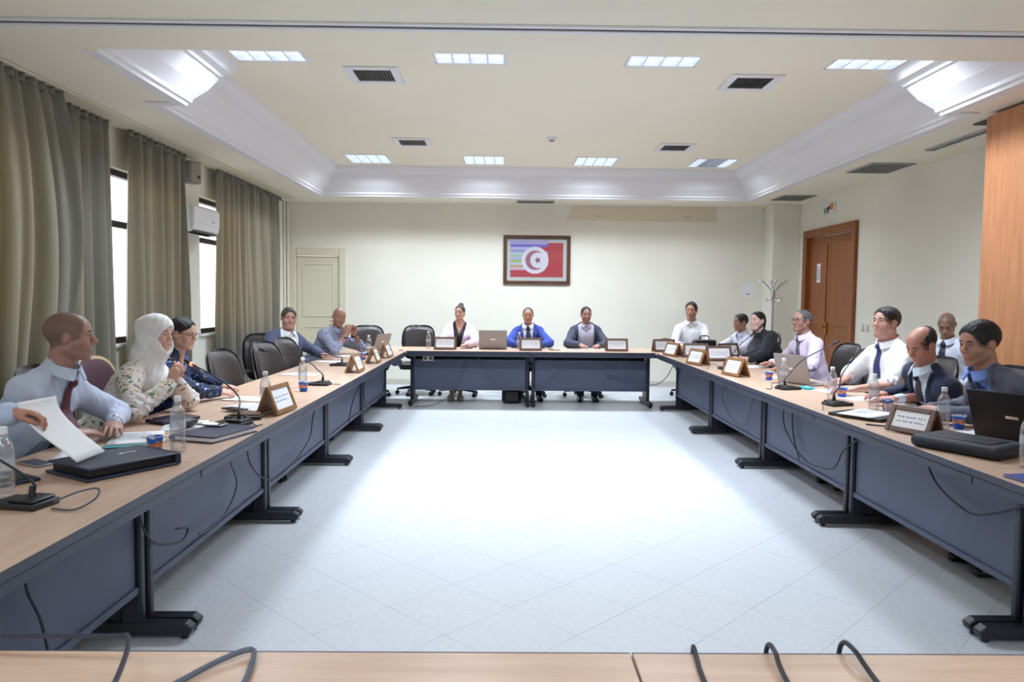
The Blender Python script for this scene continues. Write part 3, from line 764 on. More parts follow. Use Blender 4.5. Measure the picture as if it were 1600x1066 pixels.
name_plate(2.17, 6.80, -78, 'name plate before the person in black shirt')
name_plate(2.21, 3.89, -66, 'brown name plate touching the black laptop bag', 'plate_dark', w=.26, h=.135)

def bottle(x, y, label, h=.235, r=.033, z=ZT, mini=False):
    o = thing('water_bottle', label, 'bottle', (x, y, z), random.uniform(0, 360), 'clear plastic water bottles')
    k = h/.235
    prof = [(.010, 0.002), (r*.82, .0), (r, .008)]
    for i in range(6):
        zz = .012+i*.020; prof += [(r, zz), (r*.985, zz+.006), (r*.93, zz+.010), (r*.985, zz+.014)]
    prof += [(r, .135), (r, .150), (r*.96, .165), (r*.78, .182), (r*.52, .198), (.0125, .208), (.0125, .214)]
    prof = [(a, b*k) for a, b in prof]
    MB().lathe(prof, 22, caps=False).build('bottle_body', MT['bottle'], o, angle=60)
    MB().lathe([(r*.90, .006*k), (r*.91, .14*k), (r*.72, .181*k), (r*.4, .196*k)], 18).build('water', MT['water'], o, angle=60)
    MB().lathe([(.0145, .212*k), (.0155, .214*k), (.0155, .232*k), (.013, .235*k)], 18).build('bottle_cap', MT['cap'], o)
    lb = [(r*1.006, .098*k), (r*1.006, .134*k)]
    MB().lathe(lb, 22, caps=False).build('label_band', MT['labelband'], o)
    return o
MT['labelband'] = glass_mat('faint_label_film', (.86, .90, .97), .2, .2, milk=.35)
bottle(-1.70, 2.50, 'water bottle cut by the left edge beside black microphone', .25)
bottle(-1.46, 3.30, 'water bottle beside the blue cup and navy folder', .25)
bottle(-1.47, 4.55, 'water bottle behind the nearest left name plate')
bottle(-1.53, 5.62, 'water bottle with blue cup in the middle of left row')
bottle(-1.64, 8.98, 'water bottle before the person in checked shirt')
bottle(-1.02, 10.04, 'water bottle left of the person in pink blazer')
bottle(.22, 10.08, 'water bottle before the person in blue suit')
bottle(2.60, 9.50, 'water bottle standing between the clustered name plates')
bottle(2.30, 5.98, 'water bottle beside the silver laptop')
bottle(2.36, 5.22, 'water bottle before the person in white shirt and navy tie')
bottle(2.42, 4.74, 'water bottle before the person in navy suit')
bottle(2.45, 4.03, 'water bottle beside clasped hands of person in grey suit')
bottle(2.25, 3.09, 'water bottle cut by the right edge behind blue folder', .25)

m, nt, b = _nodes('blue_cup_print'); N_, L_ = nt.nodes, nt.links
tc = N_.new('ShaderNodeTexCoord'); sx = N_.new('ShaderNodeSeparateXYZ'); L_.new(tc.outputs['Object'], sx.inputs[0])
vo = N_.new('ShaderNodeTexNoise'); vo.inputs['Scale'].default_value = 55; L_.new(tc.outputs['Object'], vo.inputs['Vector'])
wv = N_.new('ShaderNodeMath'); wv.operation = 'MULTIPLY_ADD'; wv.inputs[1].default_value = .05; L_.new(vo.outputs['Fac'], wv.inputs[0]); L_.new(sx.outputs['Z'], wv.inputs[2])
cr = N_.new('ShaderNodeValToRGB'); cr.color_ramp.interpolation = 'CONSTANT'
e = cr.color_ramp.elements; e[0].position = 0; e[0].color = (*hexc(26, 84, 190), 1); e[1].position = .052; e[1].color = (*hexc(226, 150, 90), 1)
for p_, c_ in ((.060, (200, 90, 60)), (.067, (226, 160, 100)), (.073, (40, 104, 206)), (.094, (224, 232, 240))):
    q_ = cr.color_ramp.elements.new(p_); q_.color = (*hexc(*c_), 1)
L_.new(wv.outputs[0], cr.inputs[0]); L_.new(cr.outputs[0], b.inputs['Base Color']); b.inputs['Roughness'].default_value = .45
MT['cupblue'] = m
def cup(x, y, label, h=.075, r=.036):
    o = thing('paper_cup', label, 'cup', (x, y, ZT), random.uniform(0, 360), 'blue printed paper cups')
    MB().lathe([(r*.70, .0005), (r*.72, .004), (r, h), (r*.97, h), (r*.70, .006)], 22, caps=False).build('cup_wall', MT['cupblue'], o, angle=60)
    MB().tube([(r*math.cos(a), r*math.sin(a), h) for a in [2*math.pi*i/22 for i in range(22)]], .0018, 6, closed=True).build('rim', MT['white'], o)
    MB().lathe([(.001, .006), (r*.72, .006)], 18, caps=False).build('cup_base', MT['white'], o)
    return o
cup(-1.545, 3.26, 'blue paper cup nearest on the left row'); cup(-1.47, 5.42, 'blue paper cup in front of mid left bottle')
cup(-1.56, 8.20, 'blue paper cup before the person in checked shirt'); cup(2.40, 8.78, 'blue paper cup behind the clustered name plates')
cup(2.36, 6.47, 'blue paper cup behind the silver laptop'); cup(2.50, 5.36, 'blue paper cup before person with navy tie')
cup(2.49, 4.70, 'blue paper cup before the person in navy suit'); cup(2.55, 4.05, 'blue paper cup half hidden behind bottle by clasped hands')
def glass_cup(x, y, label):
    o = thing('drinking_glass', label, 'glass', (x, y, ZT), 0, 'small clear drinking glasses')
    MB().lathe([(.024, .001), (.030, .06), (.0285, .06), (.0225, .006)], 18, caps=False).build('glass_wall', MT['bottle'], o, angle=60)
    MB().lathe([(.0005, .001), (.024, .001), (.0225, .006), (.0005, .006)], 18, caps=False).build('glass_foot', MT['bottle'], o)
glass_cup(2.46, 4.63, 'small clear glass next to blue cup on right row'); glass_cup(2.50, 4.56, 'small clear glass nearest the clasped hands')
glass_cup(1.66, 10.36, 'small clear glass behind name plate on head table'); glass_cup(1.74, 10.40, 'second small clear glass at right end of head table')

def mic(x, y, rz, pts, label, led=False, cable=None):
    """pts: gooseneck points in world coordinates after the base"""
    o = thing('desk_microphone', label, 'microphone', (x, y, ZT), rz, 'gooseneck desk microphones')
    inv = (T(x, y, ZT) @ rotm('Z', rz)).inverted()
    MB().prism([(-.058, -.085), (.058, -.085), (.058, .085), (-.058, .085)], .0005, .022).build('base', MT['black'], o, bevel=.006)
    MB().prism([(-.05, -.075), (.05, -.075), (.05, .02), (-.05, .02)], .022, .034).build('base_hump', MT['black'], o, bevel=.008)
    for k in range(5): MB().box(-.032+k*.014, -.024+k*.014, .035, .065, .022, .0245).build('key', MT['foot'], o, bevel=.001)
    P = [Vector((0, -.03, .034))]+[inv @ Vector(p) for p in pts]
    MB().tube([P[0], P[0]+Vector((0, 0, .035))], [.012, .008], 10).build('neck_socket', MT['black'], o)
    C_ = bez([P[0], P[0]+Vector((0, 0, .05))]+P[1:], 30)
    MB().tube(C_, .0045, 8).build('gooseneck', MT['greyneck'], o)
    d = (C_[-1]-C_[-3]).normalized(); e_ = C_[-1]
    MB().tube([e_-d*.005, e_, e_+d*.012, e_+d*.055, e_+d*.062], [.006, .0095, .0105, .0105, .006], 12).build('capsule', MT['black'], o)
    if led: MB().tube([e_-d*.004, e_+d*.008], .0112, 12).build('light_ring', MT['red_led'], o)
    if cable:
        MB().tube(bez([inv @ Vector(p) for p in cable], 30), .0035, 7).build('microphone_cable', MT['greycable'], o)
    return o
MT['greyneck'] = mat('gooseneck_metal', hexc(40, 43, 58), .4, metal=.2)
mic(-1.58, 2.42, 80, [(-1.68, 2.40, .92), (-1.85, 2.36, 1.04)], 'desk microphone at the left edge of the near left table', cable=[(-1.50, 2.43, .748), (-1.42, 2.45, .78), (-1.36, 2.46, .79), (-1.34, 2.41, .77), (-1.38, 2.36, .747), (-1.46, 2.37, .746)])
mic(-1.46, 3.99, 75, [(-1.47, 4.09, .88), (-1.58, 4.14, .96), (-1.79, 4.24, 1.045)], 'desk microphone with glowing red ring by person in white scarf', led=True, cable=[(-1.42, 4.05, .755), (-1.40, 3.98, .79), (-1.36, 3.93, .79), (-1.33, 3.94, .747), (-1.30, 3.97, .746)])
mic(-1.45, 5.80, 85, [(-1.46, 5.80, .86), (-1.56, 5.82, .93), (-1.90, 5.90, 1.0)], 'desk microphone in the middle of the left row', cable=[(-1.40, 5.80, .75), (-1.34, 5.84, .746), (-1.29, 5.82, .746)])
mic(-1.60, 8.86, 85, [(-1.59, 8.86, .87), (-1.66, 8.74, .93), (-1.80, 8.55, .96)], 'desk microphone before the person in checked shirt', cable=[(-1.53, 8.86, .75), (-1.46, 8.84, .746), (-1.38, 8.86, .746)])
mic(-1.66, 7.45, 85, [(-1.70, 7.46, .83), (-1.80, 7.48, .85), (-2.06, 7.52, .815)], 'low bent desk microphone behind second name plate')
mic(2.19, 9.62, -80, [(2.2, 9.62, .84), (2.3, 9.62, .87), (2.48, 9.64, .865)], 'small dark desk microphone at the right row corner')
mic(2.28, 7.42, -85, [(2.29, 7.42, .85), (2.40, 7.44, .98), (2.62, 7.5, 1.165)], 'desk microphone before the person in black shirt', cable=[(2.22, 7.40, .75), (2.15, 7.42, .79), (2.11, 7.44, .80), (2.08, 7.42, .747), (2.05, 7.35, .746)])
mic(2.27, 5.80, -75, [(2.275, 5.80, .86), (2.41, 5.87, .97), (2.66, 5.9, 1.10)], 'desk microphone beside the silver laptop', cable=[(2.25, 5.86, .75), (2.20, 5.83, .79), (2.15, 5.83, .78), (2.14, 5.80, .746), (2.09, 5.78, .746)])
mic(2.27, 4.93, -75, [(2.275, 4.93, .86), (2.31, 4.97, .94), (2.40, 5.05, 1.02)], 'desk microphone before person in white shirt and navy tie', cable=[(2.22, 4.86, .755), (2.15, 4.80, .78), (2.09, 4.74, .77), (2.07, 4.70, .747), (2.06, 4.68, .746)])
mic(-.60, 1.00, 170, [(-.61, 1.14, .83), (-.67, 1.30, .825), (-.73, 1.33, .815), (-1.0, 1.36, .80)], 'out of focus black microphone in the foreground left corner')

def sheet(x, y, rz, w, d, label, z=ZT, n=1, m='paper', marks=False, name='paper_sheet', cat='paper'):
    o = thing(name, label, cat, (x, y, z+.0006), rz, 'papers on the tables')
    for k in range(n):
        M = T(random.uniform(-.012, .012)*min(k, 1), random.uniform(-.012, .012)*min(k, 1), .0012*k) @ rotm('Z', random.uniform(-6, 6)*min(k, 1))
        s_ = MB().grid(lambda u, v: tuple(M @ Vector((-w/2+w*u, -d/2+d*v, .0005+.003*max(0., math.sin(3*u+2*v))*math.sin(v*2)**2*(k == n-1)))), 6, 6).build('sheet', MT[m], o, solid=.0006)
        if marks and k == n-1:
            for r in range(7):
                MB().box(-w/2+.025, w/2-.03-random.uniform(0, .06), 0, .003, 0, .0008, M @ T(0, d/2-.05-r*.028, .0045)).build('text_line', MT['ink'], s_, smooth=False)
    return o
sheet(-1.86, 3.22, 12, .16, .22, 'white paper in front of the person in pale blue shirt', n=2)
sheet(-1.77, 3.55, 20, .225, .31, 'white paper under the watch hand of the person in pale blue shirt', z=ZT+.009, n=2, marks=True)
sheet(-1.71, 3.95, 15, .21, .297, 'white sheet beside the purple tablet case', marks=True)
sheet(-1.58, 4.62, 60, .21, .297, 'printed papers before the person with glasses', n=4, marks=True)
sheet(-1.72, 4.98, 80, .21, .297, 'white papers under the writing hand of the person with glasses', n=3)
sheet(-1.82, 6.6, 88, .21, .33, 'single white sheet on the empty part of left row')
sheet(-1.86, 7.9, 80, .21, .297, 'white sheet before the person in grey blue jacket')
sheet(-1.84, 8.62, 80, .21, .297, 'white papers before the person in checked shirt', n=2)
sheet(.98, 10.05, 5, .297, .21, 'white papers before the person in grey jacket at head table', n=3, marks=True)
sheet(1.34, 10.14, -12, .297, .21, 'second stack of white papers at head table', n=2)
sheet(2.60, 7.72, -70, .21, .34, 'open white papers under the arm of the person in black', n=3)
sheet(2.58, 6.75, -85, .21, .30, 'white sheet before the person with pink shirt')
sheet(2.60, 5.72, -60, .21, .297, 'white and blue printed sheet behind the microphone on right row', n=2, marks=True)
sheet(2.62, 5.28, -80, .21, .30, 'white paper before the person with navy tie')
sheet(2.22, 4.43, -57, .21, .297, 'papers stacked on the closed black laptop', z=ZT+.02, n=4, marks=True)
sheet(2.68, 4.80, -85, .12, .20, 'folded white napkin before the person in navy suit', n=3, name='napkin', cat='napkin')
sheet(2.59, 3.925, -85, .15, .21, 'white paper under the sleeve of person in grey suit')
sheet(2.52, 9.84, -60, .21, .297, 'white papers before the person in white open shirt', n=2)

# teal card under the paper, pen
tcd = MB().box(-.11, .11, -.16, .16, 0, .004, None); o = tcd.build('card_folder', MT['teal_card'], bevel=.001); o.location = (-1.76, 3.50, ZT+.0045); o.rotation_euler = (0, 0, R(20)); tag(o, 'thin teal card folder under the white papers', 'folder')
def pen(x, y, rz, label, z=ZT+.008, m='white', name='pen'):
    o = thing(name, label, 'pen', (x, y, z), rz)
    MB().tube([(-.065, 0, 0), (-.06, 0, 0), (.05, 0, 0)], [.003, .0045, .0045], 8).build('barrel', MT[m], o)
    MB().tube([(.05, 0, 0), (.068, 0, 0)], [.0042, .001], 8).build('tip', MT['alu'], o)
    MB().box(-.062, -.025, -.0015, .0015, .004, .006).build('clip', MT['alu'], o)
pen(-1.66, 3.52, 25, 'white pen lying on papers before the person in pale blue shirt', z=ZT+.020)
pen(-1.33, 9.58, 70, 'dark pen at the left corner table', m='black')
pen(2.12, 4.09, -30, 'black stylus lying near the edge of right row', m='black')

# portfolio binder with open leaf, front left
bd = thing('leather_portfolio', 'black blue leather portfolio lying open on the near left table', 'folder', (-1.55, 2.98, ZT), 58)
MB().box(-.22, .16, -.15, .15, .001, .012).build('rear_cover', MT['darkfolder'], bd, bevel=.004)
MB().box(-.20, .15, -.13, .13, .012, .040).build('page_block', MT['black'], bd, bevel=.004)
MB().box(-.21, .16, -.145, .148, .040, .050).build('front_cover', MT['darkfolder'], bd, bevel=.004)
MB().box(.145, .17, -.15, .15, .002, .050).build('spine', MT['darkfolder'], bd, bevel=.006)
lg = MB(); lg.box(.01, .025, .02, .034, .050, .0512); lg.box(.03, .05, .026, .031, .050, .0512); lg.box(.055, .062, .02, .034, .050, .0512); lg.box(.068, .08, .024, .03, .050, .0512); lg.build('silver_emblem', MT['white'], bd, smooth=False)
lf_ = thing('leather_pad', 'dark leather note pad with phone at the near left', 'folder', (-1.87, 2.72, ZT), 58)
MB().box(-.12, .10, -.10, .10, .001, .014).build('pad_cover', MT['darkfolder'], lf_, bevel=.004)
MB().box(-.11, .09, -.09, .095, .014, .016).build('inner_page', MT['black'], lf_, bevel=.001)
def phone(x, y, rz, label, z=ZT, m='black'):
    o = thing('mobile_phone', label, 'phone', (x, y, z+.0005), rz, 'mobile phones')
    MB().box(-.037, .037, -.076, .076, 0, .008).build('phone_case', MT[m], o, bevel=.003, seg=3)
    MB().box(-.034, .034, -.072, .072, .008, .0088).build('screen', MT['screen'], o, smooth=False)
    MB().ball((.022, -.06, .0088), (.005, .005, .001), 8, 6).build('lens', MT['chrome'], o)
phone(-1.88, 2.73, 40, 'black phone lying on the dark leather pad', ZT+.017)
phone(-1.92, 3.02, 60, 'silver edged phone near the raised paper', m='alu')
phone(-1.50, 3.78, 78, 'phone with pale edge lying on the navy folder', ZT+.034, m='alu')
phone(-.50, 10.10, 82, 'purple black phone before the person in pink blazer')
phone(.70, 10.0, 60, 'black phone before the person in blue suit')
phone(-1.62, 4.44, 60, 'dark phone on papers before the person with glasses', ZT+.012)

# navy folder
nf = thing('navy_folder', 'navy leather folder with white pages beside water bottle', 'folder', (-1.43, 3.66, ZT), 72)
MB().box(-.17, .17, -.12, .12, .001, .006).build('rear_cover', MT['navy'], nf, bevel=.003)
MB().box(-.165, .15, -.112, .115, .006, .024).build('pages', MT['paper'], nf, bevel=.001)
MB().box(-.17, .17, -.12, .12, .024, .032).build('front_cover', MT['navy'], nf, bevel=.003)
MB().tube([(-.17, .118, .0165), (.17, .118, .0165)], .0165, 10).build('spine', MT['navy'], nf)
tb = thing('tablet_case', 'flat dark purple tablet case with pen on top', 'tablet', (-1.83, 4.08, ZT), 62)
MB().box(-.12, .12, -.075, .075, .004, .022).build('case', mat('purple_leatherette', hexc(44, 36, 66), .45), tb, bevel=.005)
MB().tube([(-.10, .03, .027), (.10, .04, .027)], .006, 8).build('stylus', MT['black'], tb)
spn = thing('eyeglass_case', 'dark rounded spectacle case beside the water bottle', 'case', (-1.66, 3.86, ZT+.004), 70)
MB().ball((0, 0, .026), (.075, .030, .025), 18, 10).build('case_body', MT['black'], spn)
MB().tube([(.073*math.cos(a), .0295*math.sin(a), .026) for a in [2*math.pi*i/28 for i in range(28)]], .0022, 6, closed=True).build('seam', MT['grille'], spn)
wl = thing('wallet', 'black and brown leather wallet beside the nearest name plate', 'wallet', (-1.47, 4.17, ZT), 8)
MB().box(-.10, .10, -.05, .05, .001, .024).build('wallet_body', MT['black'], wl, bevel=.008, seg=3)
MB().box(-.07, .09, -.035, .045, .024, .034).build('wallet_flap', MT['brown_wallet'], wl, bevel=.006)

def laptop(x, y, rz, label, m='silver', open_deg=105, w=.33, d=.23, size=1.):
    """hinge at local y=0, keyboard towards +y, lid outside faces -y"""
    o = thing('laptop', label, 'laptop', (x, y, ZT+.001), rz, 'laptops')
    bs = MB().box(-w/2, w/2, 0, d, 0, .015).build('base', MT[m], o, bevel=.004)
    for r in range(4):
        MB().box(-w/2+.03, w/2-.03, .03+r*.025, .05+r*.025, .015, .0165).build('key_row', MT['black'], bs, bevel=.001)
    MB().box(-.05, .05, d-.075, d-.02, .015, .0158).build('touchpad', MT['grille'], bs, smooth=False)
    M = T(0, .004, .015) @ rotm('X', 90-open_deg+90)
    Ml = T(0, .004, .014) @ rotm('X', (open_deg-90))
    ld = MB().box(-w/2, w/2, -.006, 0, 0, d, Ml).build('lid', MT[m], o, bevel=.003)
    MB().box(-w/2+.01, w/2-.01, 0, .0012, .012, d-.01, Ml).build('screen', MT['screen'], ld, smooth=False)
    MB().box(-.03, .03, -.0072, -.006, d*.47, d*.53, Ml).build('badge', MT['chrome'], ld, smooth=False)
    MB().tube([(-w/2+.04, .002, .014), (w/2-.04, .002, .014)], .006, 8).build('hinge', MT['black'], o)
    return o
laptop(-.14, 10.02, 0, 'open grey laptop beside the person in pink blazer', w=.38, d=.255, open_deg=102)
laptop(2.45, 6.14, -66, 'open silver laptop on the right row seen from behind', w=.36, d=.25, open_deg=104)
laptop(2.56, 3.60, -62, 'open black laptop before the person in grey suit', 'black', w=.40, d=.27, open_deg=112)
laptop(-1.60, 9.60, 64, 'open grey laptop at the left corner table', w=.32, d=.22, open_deg=108)
cl = thing('laptop', 'closed black laptop under papers on the right row', 'laptop', (2.21, 4.43, ZT+.001), -58, 'laptops')
MB().box(-.17, .17, -.12, .12, 0, .011).build('base', MT['grille'], cl, bevel=.004); MB().box(-.17, .17, -.12, .12, .0115, .019).build('lid', MT['black'], cl, bevel=.004)
MB().box(-.13, .13, .116, .121, .006, .014).build('hinge', MT['black'], cl)

bg = thing('laptop_bag', 'padded black laptop bag lying on the near right table', 'bag', (2.22, 3.44, ZT), -62)
MB().box(-.21, .21, -.145, .145, .002, .062).build('bag_body', mat('black_nylon', hexc(28, 32, 46), .6, bump=.25, bscale=220), bg, bevel=.028, seg=4)
MB().tube([(.222*math.cos(t_)*(1/max(abs(math.cos(t_)), abs(math.sin(t_))*1.0))*.985 if False else .204*max(-1, min(1, 1.35*math.cos(t_))), .139*max(-1, min(1, 1.35*math.sin(t_))), .034) for t_ in [2*math.pi*i/48 for i in range(48)]], .0055, 6, closed=True).build('zip_piping', MT['black'], bg)
MB().tube(bez([(-.07, .148, .03), (-.06, .20, .022), (.06, .20, .022), (.07, .148, .03)], 18), .009, 8).build('handle', MT['black'], bg)
MB().box(-.15, .15, -.10, .06, .061, .067).build('front_pocket', MT['black'], bg, bevel=.003)

bf = thing('blue_folder', 'blue card folder at the right edge of the near right table', 'folder', (2.20, 2.83, ZT), 8)
MB().box(-.15, .16, -.12, .12, .0008, .004).build('rear_cover', MT['blue'], bf, bevel=.001); MB().box(-.145, .15, -.11, .11, .004, .009).build('pages', MT['paper'], bf); MB().box(-.15, .16, -.12, .12, .009, .012).build('front_cover', MT['blue'], bf, bevel=.001)
tl = thing('tissue_pack', 'small teal tissue pack beside the silver laptop', 'tissue pack', (2.43, 5.82, ZT), -70)
MB().box(-.055, .055, -.03, .03, .0008, .022).build('pack_body', MT['teal'], tl, bevel=.008, seg=3); MB().box(-.03, .03, -.008, .008, .022, .0235).build('tear_flap', MT['white'], tl)
ms = thing('computer_mouse', 'black computer mouse beside the person in black', 'mouse', (2.42, 7.90, ZT), -60)
MB().ball((0, 0, .016), (.032, .052, .0155), 16, 10).build('mouse_body', MT['black'], ms); MB().tube([(0, .02, .031), (0, .035, .028)], .004, 8).build('wheel', MT['grille'], ms)
hp = thing('desk_telephone', 'small black rounded conference phone behind the corner name plate', 'telephone', (2.24, 10.10, ZT), 8)
MB().lathe([(.15, .0005), (.155, .02), (.11, .10), (.06, .165), (.02, .175)], 20).build('phone_body', MT['black'], hp); MB().ball((0, -.045, .15), (.035, .02, .02), 12, 8).build('display', MT['alu'], hp)
MB().tube([(.148*math.cos(a), .148*math.sin(a), .032) for a in [2*math.pi*i/24 for i in range(24)]], .006, 6, closed=True).build('trim_ring', MT['greycable'], hp)
hb = thing('handbag', 'dark grey document bag behind the clustered name plates', 'bag', (2.55, 9.29, ZT), 14)
MB().box(-.15, .15, -.05, .05, .001, .20).build('bag_body', MT['grille'], hb, bevel=.025, seg=3); MB().tube(bez([(-.07, 0, .19), (-.05, 0, .245), (.05, 0, .245), (.07, 0, .19)], 16), .008, 8).build('handle', MT['black'], hb); MB().box(-.14, .14, -.056, -.049, .11, .19).build('flap', MT['black'], hb, bevel=.003)
fb = thing('backpack', 'black bag standing on the floor under the head table', 'bag', (.12, 10.05, 0), 6)
MB().box(-.13, .13, -.07, .07, .001, .30).build('bag_body', MT['black'], fb, bevel=.05, seg=4); MB().box(-.10, .10, -.10, -.065, .03, .18).build('front_pocket', MT['black'], fb, bevel=.02, seg=3); MB().tube(bez([(-.04, 0, .29), (-.03, 0, .34), (.03, 0, .34), (.04, 0, .29)], 14), .008, 8).build('handle', MT['black'], fb)
bx = thing('power_box', 'grey cable box clipped under the left corner table', 'power box', (-1.34, 9.30, .575), 80)
MB().box(-.10, .10, -.04, .04, 0, .07).build('box_body', MT['panel'], bx, bevel=.02, seg=3); MB().box(-.06, .06, -.045, -.04, .015, .05).build('socket_face', MT['grille'], bx, bevel=.003); MB().tube([(0, .02, .06), (.03, .04, .075), (.03, .05, .085)], .012, 8).build('conduit', MT['black'], bx)
ps = thing('power_socket', 'white twin socket fixed under the head table', 'socket', (-1.0, 9.80, .592), 0)
MB().box(-.07, .07, 0, .05, 0, .07).build('socket_body', MT['cream_plastic'], ps, bevel=.005)
for dx in (-.035, .035): MB().box(dx-.02, dx+.02, -.004, 0, .018, .055).build('outlet', MT['grille'], ps, bevel=.003)

# cables hanging on the table fronts and lying on the foreground table
def cable(pts, label, r=.005, m='rubber', plug=False):
    o = thing('cable', label, 'cable', pts[0], 0, 'loose cables')
    p0 = Vector(pts[0]); C_ = bez([Vector(p)-p0 for p in pts], 40)
    MB().tube(C_, r, 7).build('cable_cord', MT[m], o)
    if plug: MB().tube([C_[0], C_[0]+(C_[0]-C_[2]).normalized()*.03], [.008, .010], 8).build('plug', MT['black'], o)
    return o
def zmin(pts, z=.012): return [(p[0], p[1], max(z, p[2])) for p in pts]
cable([(-1.48, 2.97, .62), (-1.48, 2.99, .52), (-1.475, 3.05, .42), (-1.475, 3.18, .35), (-1.475, 3.36, .31), (-1.475, 3.42, .345), (-1.48, 3.31, .38)], 'dark cable looping over the legs below the leather portfolio')
cable([(-1.462, 3.52, .29), (-1.47, 3.66, .27), (-1.475, 3.92, .29), (-1.475, 4.06, .40), (-1.48, 3.97, .56), (-1.44, 3.92, .66)], 'grey cable curving across the second left table panel', m='greycable')
cable([(-1.44, 4.15, .66), (-1.475, 4.25, .50), (-1.475, 4.42, .36), (-1.475, 4.72, .26), (-1.475, 5.2, .27), (-1.475, 5.6, .36), (-1.475, 5.7, .50), (-1.44, 5.72, .65)], 'long cable sagging across the second and third left tables')
cable([(-1.475, 7.02, .24), (-1.475, 7.2, .40), (-1.475, 7.5, .52), (-1.44, 7.6, .65)], 'thin cable rising on the fourth left table panel')
cable([(-1.44, 7.7, .65), (-1.475, 7.8, .40), (-1.475, 8.1, .25), (-1.475, 8.7, .22), (-1.475, 9.05, .30), (-1.44, 9.1, .60)], 'cable sagging on the farthest left table panel')
cable([(-1.44, 2.2, .65), (-1.475, 2.26, .52), (-1.475, 2.32, .40), (-1.475, 2.36, .26)], 'black cable on the nearest left table panel')
cable([(2.22, 5.75, .64), (2.22, 5.71, .45), (2.215, 5.35, .29), (2.215, 5.03, .29), (2.215, 4.82, .34), (2.215, 4.71, .47), (2.22, 4.55, .57), (2.20, 4.35, .64)], 'dark cable drooping across the third right table panel')
cable([(2.22, 7.32, .63), (2.22, 7.37, .45), (2.215, 7.05, .31), (2.215, 6.73, .29), (2.215, 6.55, .40), (2.22, 6.45, .60)], 'grey cable drooping across the fourth right table panel', m='greycable')
cable([(2.236, 5.62, .64), (2.236, 5.58, .42), (2.236, 5.45, .25)], 'short thin cable end on the third right table panel')
cable([(2.20, 3.77, .64), (2.215, 3.67, .52), (2.215, 3.48, .46), (2.215, 3.34, .46), (2.215, 3.1, .56), (2.20, 2.95, .64)], 'dark cable drooping on the nearest right table panel')
cable([(-.47, 9.84, .64), (-.51, 9.84, .54), (-.61, 9.82, .28), (-.78, 9.78, .08), (-.95, 9.70, .012), (-1.08, 9.60, .012), (-1.15, 9.56, .012)], 'grey cable falling to the floor from the left head table', m='greycable')
cable([(-.33, 9.84, .64), (-.31, 9.84, .58), (-.18, 9.84, .37), (.04, 9.84, .25), (.30, 9.84, .21), (.43, 9.84, .22), (.64, 9.84, .33), (.83, 9.84, .55), (.86, 9.84, .64)], 'long cable sagging between the two head tables', m='greycable')
cable([(1.33, 9.84, .64), (1.35, 9.84, .54), (1.46, 9.84, .40), (1.72, 9.84, .36), (1.90, 9.82, .30), (2.03, 9.60, .33), (2.10, 9.35, .46), (2.14, 9.2, .62)], 'grey cable crossing to the right corner table', m='greycable')
zf = ZT+.006
cable([(-.66, 1.16, zf), (-.63, 1.20, zf), (-.59, 1.28, zf), (-.53, 1.37, zf+.006), (-.485, 1.405, zf+.008), (-.468, 1.35, zf+.004), (-.46, 1.25, zf), (-.455, .95, zf)], 'blue grey cable loop on the foreground table', r=.0055, m='greycable')
cable([(.36, .95, zf), (.375, 1.30, zf), (.385, 1.40, zf), (.388, 1.432, zf+.003), (.39, 1.445, .735), (.39, 1.447, .66)], 'first black cable lying over the foreground table edge')
cable([(.50, .95, zf), (.525, 1.30, zf+.004), (.535, 1.39, zf+.016), (.54, 1.444, .745), (.54, 1.46, .66)], 'middle black cable lying over the foreground table edge')
cable([(.66, .95, zf), (.69, 1.30, zf+.004), (.69, 1.39, zf+.020), (.69, 1.444, .75), (.69, 1.46, .66)], 'third black cable lying over the foreground table edge')

# raised page held above the portfolio
pg = thing('raised_page', 'white page being lifted over the leather portfolio', 'paper', (-1.72, 2.90, ZT+.05), 0, 'papers on the tables')
def pgf(u, v):
    a = v
    x = -.125+.22*(1-a)**1.8+.03*(u-.5)*a; z = .01+.225*a**.85; y = -.10+.20*u+.02*a
    return (x, y, z)
MB().grid(pgf, 10, 14).build('sheet', MT['paper'], pg, solid=.0012)

# empty chairs
chair(-1.96, 5.78, -8, 'empty brown black office chair beside the person with glasses')
chair(-1.96, 6.80, -12, 'empty office chair in the middle of the left row')
chair(-1.97, 7.46, -12, 'empty office chair just in front of the person in grey blue jacket')
chair(-1.92, 10.66, -70, 'empty black office chair at the left back corner, turned')
chair(-1.28, 10.90, -90, 'empty black office chair left of the person in pink blazer')
chair(2.98, 6.62, 168, 'empty brown black office chair right of the person with glasses')
ct = make_chair('conference_chair', 'tan rimmed maroon chair under the person with glasses writing', MT['maroon'], MT['shell'], MT['tan'])
ct.location = (-2.50, 5.02, 0); ct.rotation_euler = (0, 0, R(4-90))
# ------------------------------------------------------------------ people: signed distance fields meshed by surface nets
F4 = np.float32
def v3(*a): return np.array(a, dtype=F4)
def unit(v):
    v = np.asarray(v, dtype=F4); n = float(np.linalg.norm(v)); return v/n if n > 1e-9 else v
def s_cone(P, a, b, ra, rb):
    a = np.asarray(a, F4); b = np.asarray(b, F4); ba = b-a; L2 = float(ba @ ba)+1e-12
    t = np.clip(((P-a) @ ba)/L2, 0, 1)
    d = P-a-t[:, None]*ba
    return np.sqrt((d*d).sum(1))-(ra+(rb-ra)*t)
def s_ell(P, c, r, B=None):
    q = P-np.asarray(c, F4)
    if B is not None: q = q @ np.asarray(B, F4).T
    r = np.asarray(r, F4); k0 = np.sqrt(((q/r)**2).sum(1)); k1 = np.sqrt(((q/(r*r))**2).sum(1))+1e-9
    return np.where(k0 < 1e-4, -float(r.min()), k0*(k0-1)/k1)
def su(a, b, k):
    if a is None: return b
    h = np.clip(.5+.5*(b-a)/k, 0, 1); return b+(a-b)*h-k*h*(1-h)
